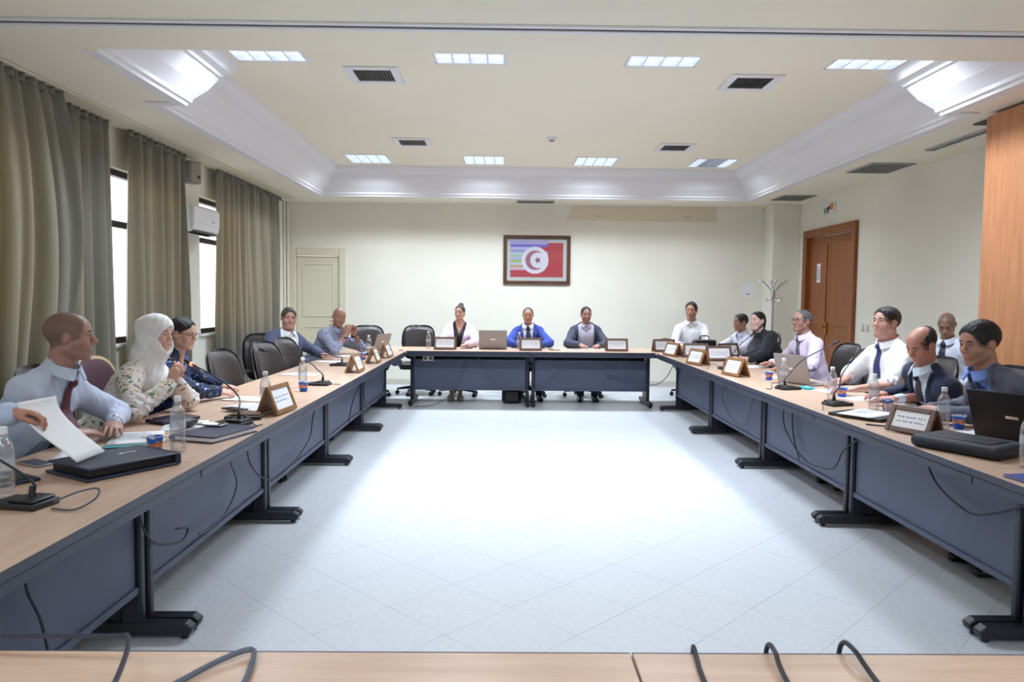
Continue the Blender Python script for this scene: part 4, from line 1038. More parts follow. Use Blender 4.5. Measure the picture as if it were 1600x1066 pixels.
def ss(a, b, k):     # subtract b from a
    h = np.clip(.5-.5*(a+b)/k, 0, 1); return a+(-b-a)*h+k*h*(1-h)
def surface(fn, lo, hi, h):
    lo = np.asarray(lo, F4); hi = np.asarray(hi, F4); n = (np.ceil((hi-lo)/h).astype(int)//3+1)*3+1
    ax = [lo[i]+h*np.arange(n[i], dtype=F4) for i in range(3)]
    cx = [a[1::3][:(n[i])//3] for i, a in enumerate(ax)]
    G = np.stack(np.meshgrid(*cx, indexing='ij'), -1).reshape(-1, 3)
    C_ = fn(G).reshape([len(c) for c in cx])
    Fv = C_.repeat(3, 0).repeat(3, 1).repeat(3, 2)
    pad = [(0, n[i]-Fv.shape[i]) for i in range(3)]
    Fv = np.pad(Fv, pad, mode='edge').astype(F4)
    msk = np.abs(Fv) < h*4.2
    idx = np.argwhere(msk)
    Fv[msk] = fn(np.stack([ax[i][idx[:, i]] for i in range(3)], -1))
    Fv[0] = np.maximum(Fv[0], h); Fv[-1] = np.maximum(Fv[-1], h); Fv[:, 0] = np.maximum(Fv[:, 0], h); Fv[:, -1] = np.maximum(Fv[:, -1], h); Fv[:, :, 0] = np.maximum(Fv[:, :, 0], h); Fv[:, :, -1] = np.maximum(Fv[:, :, -1], h)
    S = Fv < 0
    cs = [S[i:S.shape[0]-1+i, j:S.shape[1]-1+j, k:S.shape[2]-1+k] for i in (0, 1) for j in (0, 1) for k in (0, 1)]
    sm = sum(c.astype(np.int8) for c in cs); act = (sm > 0) & (sm < 8)
    I = np.argwhere(act)
    acc = np.zeros((len(I), 3), F4); cnt = np.zeros(len(I), F4)
    cor = [(i, j, k) for i in (0, 1) for j in (0, 1) for k in (0, 1)]
    for a in cor:
        for d in range(3):
            if a[d]: continue
            b = list(a); b[d] = 1
            va = Fv[I[:, 0]+a[0], I[:, 1]+a[1], I[:, 2]+a[2]]; vb = Fv[I[:, 0]+b[0], I[:, 1]+b[1], I[:, 2]+b[2]]
            x = (va < 0) != (vb < 0); t = np.where(x, va/(va-vb+1e-20), 0)
            p = np.zeros((len(I), 3), F4); p[:] = a; p[:, d] = t
            acc += p*x[:, None]; cnt += x
    V = lo+(I+acc/cnt[:, None])*h
    ids = -np.ones(act.shape, np.int64); ids[act] = np.arange(len(I))
    Q = []
    for d in range(3):
        o1, o2 = [(1, 2), (2, 0), (0, 1)][d]
        sl = [slice(None)]*3; sl[d] = slice(0, -1); s2 = [slice(None)]*3; s2[d] = slice(1, None)
        A = S[tuple(sl)]; B = S[tuple(s2)]
        e = np.argwhere(A != B)
        e = e[(e[:, o1] > 0) & (e[:, o2] > 0) & (e[:, o1] < act.shape[o1]) & (e[:, o2] < act.shape[o2])]
        up = A[e[:, 0], e[:, 1], e[:, 2]]
        def cid(a, b):
            q = e.copy(); q[:, o1] -= a; q[:, o2] -= b; return ids[q[:, 0], q[:, 1], q[:, 2]]
        q = np.stack([cid(1, 1), cid(0, 1), cid(0, 0), cid(1, 0)], 1)
        q[~up] = q[~up][:, ::-1]; Q.append(q)
    Q = np.concatenate(Q); Q = Q[(Q >= 0).all(1)]
    return V, Q
def np_mesh(name, parts, mats, parent, cols=None, smooth=True):
    """parts: list of (V,Q,material index)"""
    me = bpy.data.meshes.new(name); vo = 0; Vs = []; Qs = []; Mi = []
    for V, Q, mi in parts:
        Vs.append(V); Qs.append(Q+vo); Mi.append(np.full(len(Q), mi, np.int32)); vo += len(V)
    V = np.concatenate(Vs).astype(np.float32); Q = np.concatenate(Qs).astype(np.int32); Mi = np.concatenate(Mi)
    me.vertices.add(len(V)); me.vertices.foreach_set('co', V.ravel())
    me.loops.add(Q.size); me.loops.foreach_set('vertex_index', Q.ravel())
    me.polygons.add(len(Q)); me.polygons.foreach_set('loop_start', np.arange(0, Q.size, 4, dtype=np.int32))
    me.update(calc_edges=True); me.validate()
    for m_ in mats: me.materials.append(m_)
    if len(me.polygons) == len(Mi): me.polygons.foreach_set('material_index', Mi)
    me.polygons.foreach_set('use_smooth', np.ones(len(me.polygons), bool))
    if cols is not None:
        ca = me.color_attributes.new('tone', 'FLOAT_COLOR', 'POINT'); ca.data.foreach_set('color', np.concatenate(cols).astype(np.float32).ravel())
    o = bpy.data.objects.new(name, me); COL.objects.link(o); o.parent = parent
    return o
def wrinkle(P, seed, f=26., amp=.003):
    r_ = np.random.default_rng(seed); d = np.zeros(len(P), F4)
    for i in range(4):
        w = r_.normal(size=3); w = w/np.linalg.norm(w)*f*(.6+.5*i); w2 = r_.normal(size=3)*f*.35
        d += np.sin(P @ w.astype(F4)+1.6*np.sin(P @ w2.astype(F4)+r_.uniform(0, 6))+r_.uniform(0, 6))/(1+.5*i)
    return d*amp*.5

# skin material driven by the vertex tone attribute (r: beard/scalp shade, g: lip, b: blush)
def skin_mat(name, col, hair):
    m, nt, b = _nodes(name); N, L = nt.nodes, nt.links
    at = N.new('ShaderNodeAttribute'); at.attribute_name = 'tone'; sp_ = N.new('ShaderNodeSeparateColor'); L.new(at.outputs['Color'], sp_.inputs[0])
    tc = N.new('ShaderNodeTexCoord'); nz = N.new('ShaderNodeTexNoise'); nz.inputs['Scale'].default_value = 45; L.new(tc.outputs['Object'], nz.inputs['Vector'])
    def mix(prev, c, fac, k):
        mu = N.new('ShaderNodeMath'); mu.operation = 'MULTIPLY'; mu.inputs[1].default_value = k; L.new(fac, mu.inputs[0])
        x = N.new('ShaderNodeMix'); x.data_type = 'RGBA'; L.new(mu.outputs[0], x.inputs[0])
        if isinstance(prev, tuple): x.inputs[6].default_value = (*prev, 1)
        else: L.new(prev, x.inputs[6])
        x.inputs[7].default_value = (*c, 1); return x.outputs[2]
    c = mix(col, tuple(x*y for x, y in zip(col, (.86, .80, .76))), nz.outputs['Fac'], .7)
    c = mix(c, tuple(x*y for x, y in zip(col, (1.0, .72, .66))), sp_.outputs[2], .55)
    c = mix(c, tuple(x*y for x, y in zip(col, (.80, .48, .48))), sp_.outputs[1], .85)
    c = mix(c, tuple(.14*x+.86*y for x, y in zip(col, hair)), sp_.outputs[0], .9)
    L.new(c, b.inputs['Base Color']); b.inputs['Roughness'].default_value = .46
    b.inputs['Subsurface Weight'].default_value = .08; b.inputs['Subsurface Radius'].default_value = (.01, .004, .002)
    return m
def crease(nt, b, strength=.34, scale=8.5):
    N, L = nt.nodes, nt.links
    tc = N.new('ShaderNodeTexCoord'); n1 = N.new('ShaderNodeTexNoise'); n1.inputs['Scale'].default_value = scale; n1.inputs['Detail'].default_value = 1.5; n1.inputs['Distortion'].default_value = .7
    mp = N.new('ShaderNodeMapping'); mp.inputs['Rotation'].default_value = (.5, .7, .3); mp.inputs['Scale'].default_value = (2.2, .6, 1.1)
    n2 = N.new('ShaderNodeTexNoise'); n2.inputs['Scale'].default_value = 240.
    L.new(tc.outputs['Object'], mp.inputs[0]); L.new(mp.outputs[0], n1.inputs['Vector']); L.new(tc.outputs['Object'], n2.inputs['Vector'])
    b1 = N.new('ShaderNodeBump'); b1.inputs['Strength'].default_value = strength; b1.inputs['Distance'].default_value = .035
    b2 = N.new('ShaderNodeBump'); b2.inputs['Strength'].default_value = .15; b2.inputs['Distance'].default_value = .004
    L.new(n1.outputs['Fac'], b1.inputs['Height']); L.new(n2.outputs['Fac'], b2.inputs['Height']); L.new(b1.outputs[0], b2.inputs['Normal']); L.new(b2.outputs[0], b.inputs['Normal'])
def fabric(name, col, rough=.8, bump=.12, bscale=220, sheen=.1):
    m = mat(name, col, rough, var=.05, vscale=9, sheen=sheen); crease(m.node_tree, m.node_tree.nodes['Principled BSDF']); return m
def ramp_mat(name, build):
    m, nt, b = _nodes(name); build(nt.nodes, nt.links, b); crease(nt, b, .25); return m
def floral(name, base, blobs, scale):
    def bd_(N, L, b):
        tc = N.new('ShaderNodeTexCoord'); nz = N.new('ShaderNodeTexNoise'); nz.inputs['Scale'].default_value = scale*.9
        L.new(tc.outputs['Object'], nz.inputs['Vector'])
        ad = N.new('ShaderNodeMix'); ad.data_type = 'RGBA'; ad.blend_type = 'ADD'; ad.inputs[0].default_value = .06
        L.new(tc.outputs['Object'], ad.inputs[6]); L.new(nz.outputs['Color'], ad.inputs[7])
        cur = (*base, 1)
        for i, (c, th, s) in enumerate(blobs):
            mp = N.new('ShaderNodeMapping'); mp.inputs['Location'].default_value = (i*3.1, i*1.7, i*.9); L.new(ad.outputs[2], mp.inputs[0])
            vo = N.new('ShaderNodeTexVoronoi'); vo.inputs['Scale'].default_value = scale*s; L.new(mp.outputs[0], vo.inputs['Vector'])
            lt = N.new('ShaderNodeMath'); lt.operation = 'LESS_THAN'; lt.inputs[1].default_value = th; L.new(vo.outputs['Distance'], lt.inputs[0])
            x = N.new('ShaderNodeMix'); x.data_type = 'RGBA'; L.new(lt.outputs[0], x.inputs[0])
            if isinstance(cur, tuple): x.inputs[6].default_value = cur
            else: L.new(cur, x.inputs[6])
            x.inputs[7].default_value = (*c, 1); cur = x.outputs[2]
        L.new(cur, b.inputs['Base Color']); b.inputs['Roughness'].default_value = .75
    return ramp_mat(name, bd_)
def checked(name, c1, c2, scale):
    def bd_(N, L, b):
        tc = N.new('ShaderNodeTexCoord'); ck = N.new('ShaderNodeTexChecker'); ck.inputs['Scale'].default_value = scale
        ck.inputs['Color1'].default_value = (*c1, 1); ck.inputs['Color2'].default_value = (*c2, 1)
        L.new(tc.outputs['Object'], ck.inputs['Vector']); L.new(ck.outputs[0], b.inputs['Base Color']); b.inputs['Roughness'].default_value = .8
    return ramp_mat(name, bd_)
EYE_W = mat('eye_white', hexc(226, 220, 216), .25); EYE_I = mat('eye_iris', hexc(40, 26, 18), .15)
SHOE = mat('black_shoe_leather', hexc(22, 20, 22), .3, coat=.3)

def frame_from(f, n):
    f = unit(f); n = np.asarray(n, F4); n = unit(n-f*float(n @ f)); s = np.cross(f, n).astype(F4)
    return s, f, n        # side, forward(fingers), dorsal
def biggest(V, Q):
    """keep the largest connected piece"""
    lab = np.arange(len(V))
    for _ in range(400):
        m = lab[Q].min(1); new = lab.copy()
        for j in range(4): np.minimum.at(new, Q[:, j], m)
        new = new[new]
        if (new == lab).all(): break
        lab = new
    ids, cnt = np.unique(lab, return_counts=True); keep = lab == ids[cnt.argmax()]
    idx = -np.ones(len(V), np.int64); idx[keep] = np.arange(keep.sum())
    return V[keep], idx[Q[keep[Q].all(1)]]
def hand_field(wrist, f, n, thumb, curl, sc, thumb_in=.5):
    s, f, n = frame_from(f, n); B = np.stack([s, f, n]); wrist = np.asarray(wrist, F4); spread = 1.0
    prim = []
    cu = curl if isinstance(curl, (list, tuple)) else (curl,)*4
    for i, (x, l, r_) in enumerate(((.030, .070, .0088), (.010, .079, .009), (-.011, .073, .0088), (-.030, .057, .0078))):
        x *= thumb*1.0
        p = v3(x, .088-.004*abs(i-1), -.002); ang = R(cu[i]*.55); y = R((i-1.4)*-4*spread)*thumb
        for k, q in enumerate((.46, .30, .24)):
            d = v3(math.sin(y)*math.cos(ang), math.cos(y)*math.cos(ang), -math.sin(ang))
            e_ = p+d*(l*q); prim.append((p, e_, r_*(1-.10*k), r_*(.92-.10*k))); p = e_; ang += R(cu[i])*(.9 if k == 0 else .6)
    ti = thumb_in
    t0 = v3(.026*thumb, .022, -.006); t1 = v3((.052-.012*ti)*thumb, .056, -.014-.012*ti); t2 = v3((.056-.028*ti)*thumb, .086, -.020-.014*ti); t3 = v3((.054-.040*ti)*thumb, .108, -.022-.016*ti)
    prim += [(t0, t1, .0145, .0115), (t1, t2, .011, .0098), (t2, t3, .0098, .0078)]
    def fn(P):
        d = s_ell(P, (0.001*thumb, .05, 0), (.043, .056, .0155))
        d = su(d, s_cone(P, v3(.022*thumb, .02, -.006), v3(.028*thumb, .05, -.008), .014, .013), .012)
        d = su(d, s_ell(P, (0, .012, 0), (.029, .035, .0175)), .02)
        for a, b, ra, rb in prim: d = su(d, s_cone(P, a, b, ra, rb), .0045)
        return d
    return lambda P: fn(((P-wrist) @ B.T)/sc)*sc

def head_fn(c):
    fat = c.get('face', 1.0); fem = c.get('fem', 0); nose = c.get('nose', 1.0); jaw = c.get('jaw', 1.0)
    def fn(P, neck=None):
        d = s_ell(P, (0, -.018, .032), (.076, .096, .083))
        d = su(d, s_ell(P, (0, .034, .040), (.062, .050, .052)), .03)
        d = su(d, s_ell(P, (0, .026, -.030), (.060*fat, .058, .078)), .035)
        X = np.abs(P[:, 0]); Pm = np.stack([X, P[:, 1], P[:, 2]], 1)
        d = su(d, s_cone(Pm, (.048*jaw*fat, .000, -.058), (.016, .066, -.098), .024, .019), .025)
        d = su(d, s_ell(P, (0, .070, -.098), (.024*jaw, .020, .018)), .018)
        d = su(d, s_ell(Pm, (.036*fat, .056, -.028), (.027, .025, .030)), .022)
        if fat > 1.06: d = su(d, s_ell(P, (0, .035, -.105), (.050*fat, .040, .028)), .03)
        d = su(d, s_cone(Pm, (.0, .080, .020), (.040, .070, .022), .011 if not fem else .009, .010), .014)
        d = ss(d, s_ell(Pm, (.031, .094, .004), (.018, .015, .012)), .014)
        d = su(d, s_ell(Pm, (.031, .0735, .004), (.0155, .012, .0125)), .006)
        d = su(d, s_cone(P, (0, .082, .014), (0, .101*.5+.104*.5*nose, -.022), .0075, .0105*nose), .011)
        d = su(d, s_ell(P, (0, .1035+.004*(nose-1), -.0265), (.0125*nose, .011, .010)), .007)
        d = su(d, s_ell(Pm, (.0125*nose, .0925, -.031), (.0085, .011, .0078)), .006)
        d = su(d, s_ell(P, (0, .078, -.060), (.030, .016, .024)), .018)
        d = su(d, s_ell(P, (0, .0895, -.0575), (.022, .0085, .0052)), .004)
        d = su(d, s_ell(P, (0, .0880, -.0685), (.0185, .0090, .0064)), .004)
        d = ss(d, s_cone(Pm, (0, .0985, -.0628), (.022, .089, -.0634), .0026, .0018), .003)
        d = ss(d, s_cone(P, (0, .098, -.046), (0, .096, -.052), .003, .003), .006)
        # ears
        e_ = s_ell(Pm, (.0790, -.012, -.004), (.0105, .021, .032), np.array([[.94, .34, 0], [-.34, .94, 0], [0, 0, 1]]))
        e_ = ss(e_, s_ell(Pm, (.090, -.008, .002), (.009, .011, .017)), .006)
        if not c.get('noears'): d = su(d, e_, .008)
        return d
    return fn
def hair_region(P, style, c):
    """>0 where there is NO hair (face window etc.), usable as an sdf"""
    hl = c.get('hairline', 0.)         # + raises the forehead
    win = s_ell(P, (0, .118, -.045+hl*.3), (.078+hl*.5, .078+hl*.8, .122+hl))
    low = (-.030+.42*P[:, 1]-P[:, 2]) if style not in ('long', 'bun') else (-.012+.85*P[:, 1]-P[:, 2])
    Pm = np.stack([np.abs(P[:, 0]), P[:, 1], P[:, 2]], 1)
    ear = -s_ell(Pm, (.082, -.004, -.014), (.026, .020, .034))
    r_ = np.maximum(-win, low)        # >0 -> cut
    if style != 'cover': r_ = np.maximum(r_, ear)
    if style == 'horseshoe':
        top = -s_ell(P, (0, .035, .115), (.080, .120, .088)); r_ = np.maximum(r_, top)
    return r_

class Person: pass
def solve_arm(S, W, l1, l2, hint):
    S = np.asarray(S, F4); W = np.asarray(W, F4); d = W-S; D = float(np.linalg.norm(d))
    if D > (l1+l2)*.995: k = D/((l1+l2)*.995); l1 *= k; l2 *= k
    a = (l1*l1-l2*l2+D*D)/(2*D); hgt = math.sqrt(max(1e-6, l1*l1-a*a)); u = d/D
    hn = np.asarray(hint, F4); hn = hn-u*float(hn @ u); hn = unit(hn)
    return S+u*a+hn*hgt

def person(label, pelvis, heading, head, hh, hp=0., hr=0., s=1.0, skin=(196, 152, 124), haircol=(30, 26, 24), style='short', hairthick=.010,
           feet_x=.10, rest_z=.7468, c=None, top='shirt', topcol=None, shirtcol=None, tie=None, sleeve='long', hands=None, fat=1.0, sw=.185, fem=0, res=.0045,
           brow=True, glasses=False, beard=0., mustache=0., shaved=0., pants=(40, 42, 54), collar=True, open_w=.075, button=.10, seatz=.565, legs=True, feet_y=.42, watch=None,
           inner=None, skirt=False, scarf=None, browcol=None, lipk=.9):
    c = dict(c or {}); c['fem'] = fem; c['noears'] = style == 'cover'; s *= .93
    o = thing('person', label, 'person', (pelvis[0], pelvis[1], 0), heading-90, 'people seated at the meeting')
    th = R(heading-90); Rz = np.array([[math.cos(th), -math.sin(th), 0], [math.sin(th), math.cos(th), 0], [0, 0, 1]], F4)
    L2W = lambda p: Rz @ np.asarray(p, F4)+v3(pelvis[0], pelvis[1], 0)
    W2L = lambda p: Rz.T @ (np.asarray(p, F4)-v3(pelvis[0], pelvis[1], 0))
    D2L = lambda d: Rz.T @ np.asarray(d, F4)
    Hc = W2L(head); sm = skin_mat(label[:24]+' skin', hexc(*[min(255, 1.04*(.86*x+.14*178)) for x in skin]), hexc(*haircol))
    # head frame
    a = R(hh-heading); pt = R(hp); rl = R(hr)
    hf = v3(-math.sin(a)*math.cos(pt), math.cos(a)*math.cos(pt), -math.sin(pt)); hx = v3(math.cos(a), math.sin(a), 0); hu = np.cross(hx, hf)
    hx2 = hx*math.cos(rl)+hu*math.sin(rl); hu2 = -hx*math.sin(rl)+hu*math.cos(rl)
    HB = np.stack([hx2, hf, hu2]).astype(F4)               # local head = HB @ (p-Hc)/s
    toH = lambda P: ((P-Hc) @ HB.T)/s
    frH = lambda P: (np.asarray(P, F4)*s) @ HB+Hc
    flat = unit(v3(hf[0]*.6, hf[1]*.6+.4, 0))
    Nk = Hc-v3(0, 0, .158*s)-flat*.030*s
    Pv = v3(0, 0, seatz)
    U = unit(Nk-Pv); Ln = float(np.linalg.norm(Nk-Pv)); q = Ln/.55
    Rt = unit(np.cross(v3(0, 1, 0), U)); Fw = np.cross(U, Rt).astype(F4)
    TB = np.stack([Rt, Fw, U]).astype(F4); toT = lambda P: (P-Pv) @ TB.T
    frT = lambda p: np.asarray(p, F4) @ TB+Pv
    # arms
    sh = {k: frT((k*sw*.93, .012, .440*q)) for k in (-1, 1)}
    hands = hands or {}
    A = {}
    for k in (-1, 1):                         # +1 = person's right (+x local)
        hd = hands.get(k)
        if hd is None: wl_ = v3(k*.14, .26, .66 if legs else .8); f_ = v3(-k*.3, .9, -.2); n_ = v3(k*.3, 0, 1); hd = {}
        else: wl_ = W2L(hd['w']); f_ = D2L(hd['f']); n_ = D2L(hd.get('n', (0, 0, 1)))
        hint = D2L(hd['e']) if 'e' in hd else v3(k*.38, -.75, -.55)
        on_table = 'w' in hd and hd['w'][2] < .86
        if on_table: wl_ = wl_+v3(0, 0, max(0, rest_z+.046-float(wl_[2])))
        el = solve_arm(sh[k], wl_, .285*s/.93, .25*s/.93, hint)
        if 'w' in hd and float(el[2]) < rest_z+.056:      # swing the elbow up until it clears the table
            ux = unit(wl_-sh[k]); best = el
            for dg_ in range(5, 180, 5):
                cand = []
                for sg in (-1, 1):
                    an_ = R(dg_*sg); hv_ = np.asarray(hint, F4); hv_ = hv_-ux*float(hv_ @ ux)
                    cand.append(solve_arm(sh[k], wl_, .285*s/.93, .25*s/.93, hv_*math.cos(an_)+np.cross(ux, hv_)*math.sin(an_)))
                cand = [e_ for e_ in cand if float(e_[2]) >= rest_z+.056]
                if cand: best = max(cand, key=lambda e_: k*float(e_[0])); break
            el = best
        A[k] = (sh[k], el, wl_, f_, n_, hd)
    bust = fem
    SLABS = [(-2.062, -1.258, 1.47, 10.422), (1.998, 2.802, 1.47, 10.422), (-1.262, 2.002, 9.618, 10.422)]
    def clear(P, d):                       # cloth and skin lie on the tabletops, not in them
        Wd = P @ Rz.T+v3(pelvis[0], pelvis[1], 0)
        for x0, x1, y0, y1 in SLABS:
            b_ = np.maximum(np.maximum(np.maximum(x0-Wd[:, 0], Wd[:, 0]-x1), np.maximum(y0-Wd[:, 1], Wd[:, 1]-y1)), np.maximum(.60-Wd[:, 2], Wd[:, 2]-rest_z))
            d = np.maximum(d, -b_-.001)
        return d
    def torso(P, g, gs):
        t = toT(P)
        d = s_ell(t, (0, -.005, .015), (.172*(.6+.4*fat)+g, .125*fat+g, .13+g))
        d = su(d, s_ell(t, (0, .008+.05*(fat-1), .17*q), (.145*fat+g, .108*fat+g, .17*q+g)), .06)
        d = su(d, s_ell(t, (0, .004, .345*q), (.158*(sw/.185)*(.7+.3*fat)+g, .112*(.6+.4*fat)+g, .165*q+g)), .06)
        d = su(d, s_cone(t, (-sw*.80, .003, .448*q), (sw*.80, .003, .448*q), .050+g, .050+g), .05)
        for k in (-1, 1):
            d = su(d, s_cone(t, (k*.040, -.022, .545*q), (k*sw*.80, -.004, .466*q), .034+g, .034+g), .05)
            if bust: d = su(d, s_ell(t, (k*.072, .082, .335*q), (.066+g, .062+g, .066+g)), .05)
        return d
    def arms(P, g, gs, cutk=1.0):
        d = None
        for k in (-1, 1):
            S_, E_, W_ = A[k][:3]
            x = s_cone(P, S_, E_, .050*(.5+.5*fat)+g, .041*(.6+.4*fat)+gs)
            if cutk > 1.2 or cutk == 1.0:
                We = E_+(W_-E_)*(.96 if cutk == 1.0 else .96); x = su(x, s_cone(P, E_, We, .041*(.6+.4*fat)+gs, .028+gs*1.0), .03)
            d = x if d is None else np.minimum(d, x)
        return d
    seed = abs(hash(label)) % 1000 if False else sum(map(ord, label)) % 997
    res_t = res*1.9
    allp = [Pv, Nk]+[p for k in (-1, 1) for p in A[k][:3]]
    lo = np.min(allp, 0)-.2; hi = np.max(allp, 0)+.12; lo[2] = min(.42, lo[2])
    hi = np.maximum(hi, [.25, .2, 0]); lo = np.minimum(lo, [-.25, -.2, 9])
    mt = topcol if isinstance(topcol, bpy.types.Material) else fabric(label[:20]+' top', hexc(*topcol))
    jack = top == 'jacket'
    ms_ = mt if not jack else (shirtcol if isinstance(shirtcol, bpy.types.Material) else fabric(label[:20]+' shirt', hexc(*(shirtcol or (232, 234, 240))), bump=.08))
    short = sleeve in ('short', 'rolled')
    nkr = s/.93*(1+.5*(fat-1))*(.90 if fem else 1.)
    nst = unit(v3(0, 0, 1)+flat*.42)
    def neck_cut(P): return s_cone(P, Nk-U*.015, Hc, .054*nkr, .058*nkr)
    def folds(P):
        out = wrinkle(P, seed, 20, .008)+wrinkle(P, seed+3, 46, .004)
        for k in (-1, 1):
            S_, E_, W_ = A[k][:3]
            for (a_, b_) in ((S_, E_), (E_, W_)):
                ax_ = unit(b_-a_); l_ = (P-a_) @ ax_; r2 = P-a_-l_[:, None]*ax_; rr = np.sqrt((r2*r2).sum(1))
                near = np.clip(1-(rr-.05)/.05, 0, 1)*np.exp(-((l_-(float(np.linalg.norm(b_-a_)) if a_ is S_ else 0.03))/.085)**2)
                out = out+near*.0058*np.sin(l_*150+9*r2[:, 0]*8+5*r2[:, 2]*9+seed)
        return out
    def shirt_f(P):
        t = toT(P)
        d = torso(P, .008, .012)
        if not jack:
            if short:
                x = None
                for k in (-1, 1):
                    S_, E_, W_ = A[k][:3]
                    if sleeve == 'short': e2 = S_+(E_-S_)*.86; y_ = s_cone(P, S_, e2, .060*(.5+.5*fat)+.012, .056*(.6+.4*fat)+.012)
                    else: e2 = E_+(W_-E_)*.35; y_ = su(s_cone(P, S_, E_, .066*(.5+.5*fat), .056), s_cone(P, E_, e2, .056, .050), .03)
                    x = y_ if x is None else np.minimum(x, y_)
            else: x = arms(P, .012, .014)
            d = su(d, x, .045)
            d = d+folds(P)
        d = np.maximum(d, .482-P[:, 2])
        vn = c.get('vneck', .036 if (tie is None and collar and not fem) else 0)
        if vn:
            d = np.maximum(d, -np.maximum(np.maximum(np.abs(t[:, 0])-vn*np.clip((t[:, 2]-(.52*q-2.2*vn))/(2.2*vn), 0, 1.2), (.52*q-2.2*vn)-t[:, 2]), -t[:, 1]-.02))
        if collar: d = su(d, np.maximum(s_cone(P, Nk-U*.05, Nk+v3(0, 0, .04)+flat*.012, .068*nkr, .0625*nkr), (P-Nk) @ nst-.010), .012)
        return clear(P, ss(d, neck_cut(P), .006))
    inner_m = None
    if inner is not None: inner_m = fabric(label[:20]+' inner', hexc(*inner))
    V, Q = surface(shirt_f, lo, hi, res_t)
    np_mesh('shirt' if not skirt else 'blouse', [(V, Q, 0)], [inner_m if (inner_m and jack) else ms_], o)
    if jack:
        zb = button*q
        def openw(z): return np.where(z > zb, open_w*np.clip((z-zb)/(.50*q-zb), 0, 1.15)**.9+.004, .004+.30*np.clip(zb-z, 0, .2)) if open_w < .11 else np.full_like(z, open_w)
        def jack_f(P):
            t = toT(P)
            d = su(torso(P, .017, .017), arms(P, .014, .016), .045)
            fo = folds(P)*.8; d = d+fo
            w_ = openw(t[:, 2])
            cut = np.maximum(np.abs(t[:, 0])-w_, -t[:, 1])
            # lapels
            lapel = np.maximum(torso(P, .031, .03)+.15*fo, np.maximum(np.maximum(np.abs(t[:, 0])-w_-np.clip(.055*np.clip((t[:, 2]-zb)/.12, 0, 1)*np.clip((.53*q-t[:, 2])/.09, .35, 1), 0, .06), zb-t[:, 2]), -t[:, 1]+.01))
            d = np.minimum(d, lapel)
            d = np.maximum(d, -cut)
            d = np.maximum(d, .482-P[:, 2])
            return clear(P, ss(d, s_cone(P, Nk-U*.02, Hc, .066*nkr, .072*nkr), .008))
        V, Q = surface(jack_f, lo, hi, res_t); np_mesh('jacket', [(V, Q, 0)], [mt], o)
        if sleeve == 'long':
            for k in (-1, 1):
                E_, W_ = A[k][1:3]; d_ = unit(W_-E_)
                def cuff(P, W_=W_, d_=d_): return clear(P, s_cone(P, W_-d_*.03, W_+d_*.0, .033, .031))
                if A[k][5] is not None and 'w' in A[k][5]:
                    V, Q = surface(cuff, W_-.07, W_+.07, .006); np_mesh('shirt_cuff', [(V, Q, 0)], [ms_], o)
    # collar
    if collar:
        ax = unit(Hc+U*.0-Nk-flat*.01)
        fr_ = unit(Fw-ax*float(Fw @ ax)); rt_ = np.cross(fr_, ax)
        def collar_f(P):
            r_ = P-Nk; x_ = r_ @ rt_; y_ = r_ @ fr_; z0_ = r_ @ ax
            rad = np.sqrt(x_*x_+y_*y_); an = np.abs(np.arctan2(x_, y_))
            z_ = z0_+.022*np.cos(an)+.004
            want = (.0645*nkr+np.clip(.034-z_, 0, .06)*.46)
            sh_ = np.abs(rad-want)-.0048
            gap = (.06+np.clip(.034-z_, 0, .1)*(9. if tie is None else 6.))-an
            return np.maximum(np.maximum(sh_, np.maximum(z_-.036, -.010-z_-.012*np.cos(an))), gap*.06)
        V, Q = surface(collar_f, Nk-.14, Nk+.14, max(.004, res*.9)); np_mesh('collar', [(V, Q, 0)], [ms_], o)
    if tie is not None:
        tm = tie if isinstance(tie, bpy.types.Material) else fabric(label[:20]+' tie', hexc(*tie), .5)
        pts = []
        zs_ = np.linspace(.528*q, max(.06*q, (.87-seatz)/float(U[2])), 18)
        for i, z_ in enumerate(zs_):
            ys = np.linspace(.0, .30, 151, dtype=F4); Pp = np.stack([np.zeros_like(ys), ys, np.full_like(ys, z_)], 1)
            dv = shirt_f(frT(Pp)); w = np.where(dv < 0)[0]
            y_ = ys[w[-1]] if len(w) else .06
            pts.append([y_+.010, z_])
        pts = np.array(pts)
        for _ in range(2): pts[1:-1, 0] = np.maximum(pts[1:-1, 0], (pts[:-2, 0]+pts[2:, 0])/2)
        pts[0, 0] = max(pts[0, 0], pts[1, 0]-.012)
        vs = []; fs = []; n = len(pts)
        for i, (y_, z_) in enumerate(pts):
            w = .021 if i == 0 else (.018 if i == 1 else .021+.024*(i-1)/(n-2))
            for (dx, dy) in ((-w, -.004), (0, .005), (w, -.004), (0, -.006)): vs.append(tuple(frT((dx, y_+dy, z_))))
        for i in range(n-1):
            for k in range(4): fs.append((i*4+k, i*4+(k+1) % 4, (i+1)*4+(k+1) % 4, (i+1)*4+k))
        fs += [(3, 2, 1, 0), tuple(range((n-1)*4, n*4))]
        tb_ = MB().add(vs, fs); tb_.build('necktie', tm, o, angle=70)
        k0 = frT((0, pts[0, 0]+.003, .528*q))
        def knot(P): return s_ell((P-k0) @ TB.T, (0, 0, 0), (.023, .016, .023))
        V, Q = surface(knot, k0-.035, k0+.035, .005); np_mesh('tie_knot', [(V, Q, 0)], [tm], o)
    # body: head with neck, hands with forearms (clothes cover the rest), one mesh
    hfn = head_fn(c)
    HP = {}
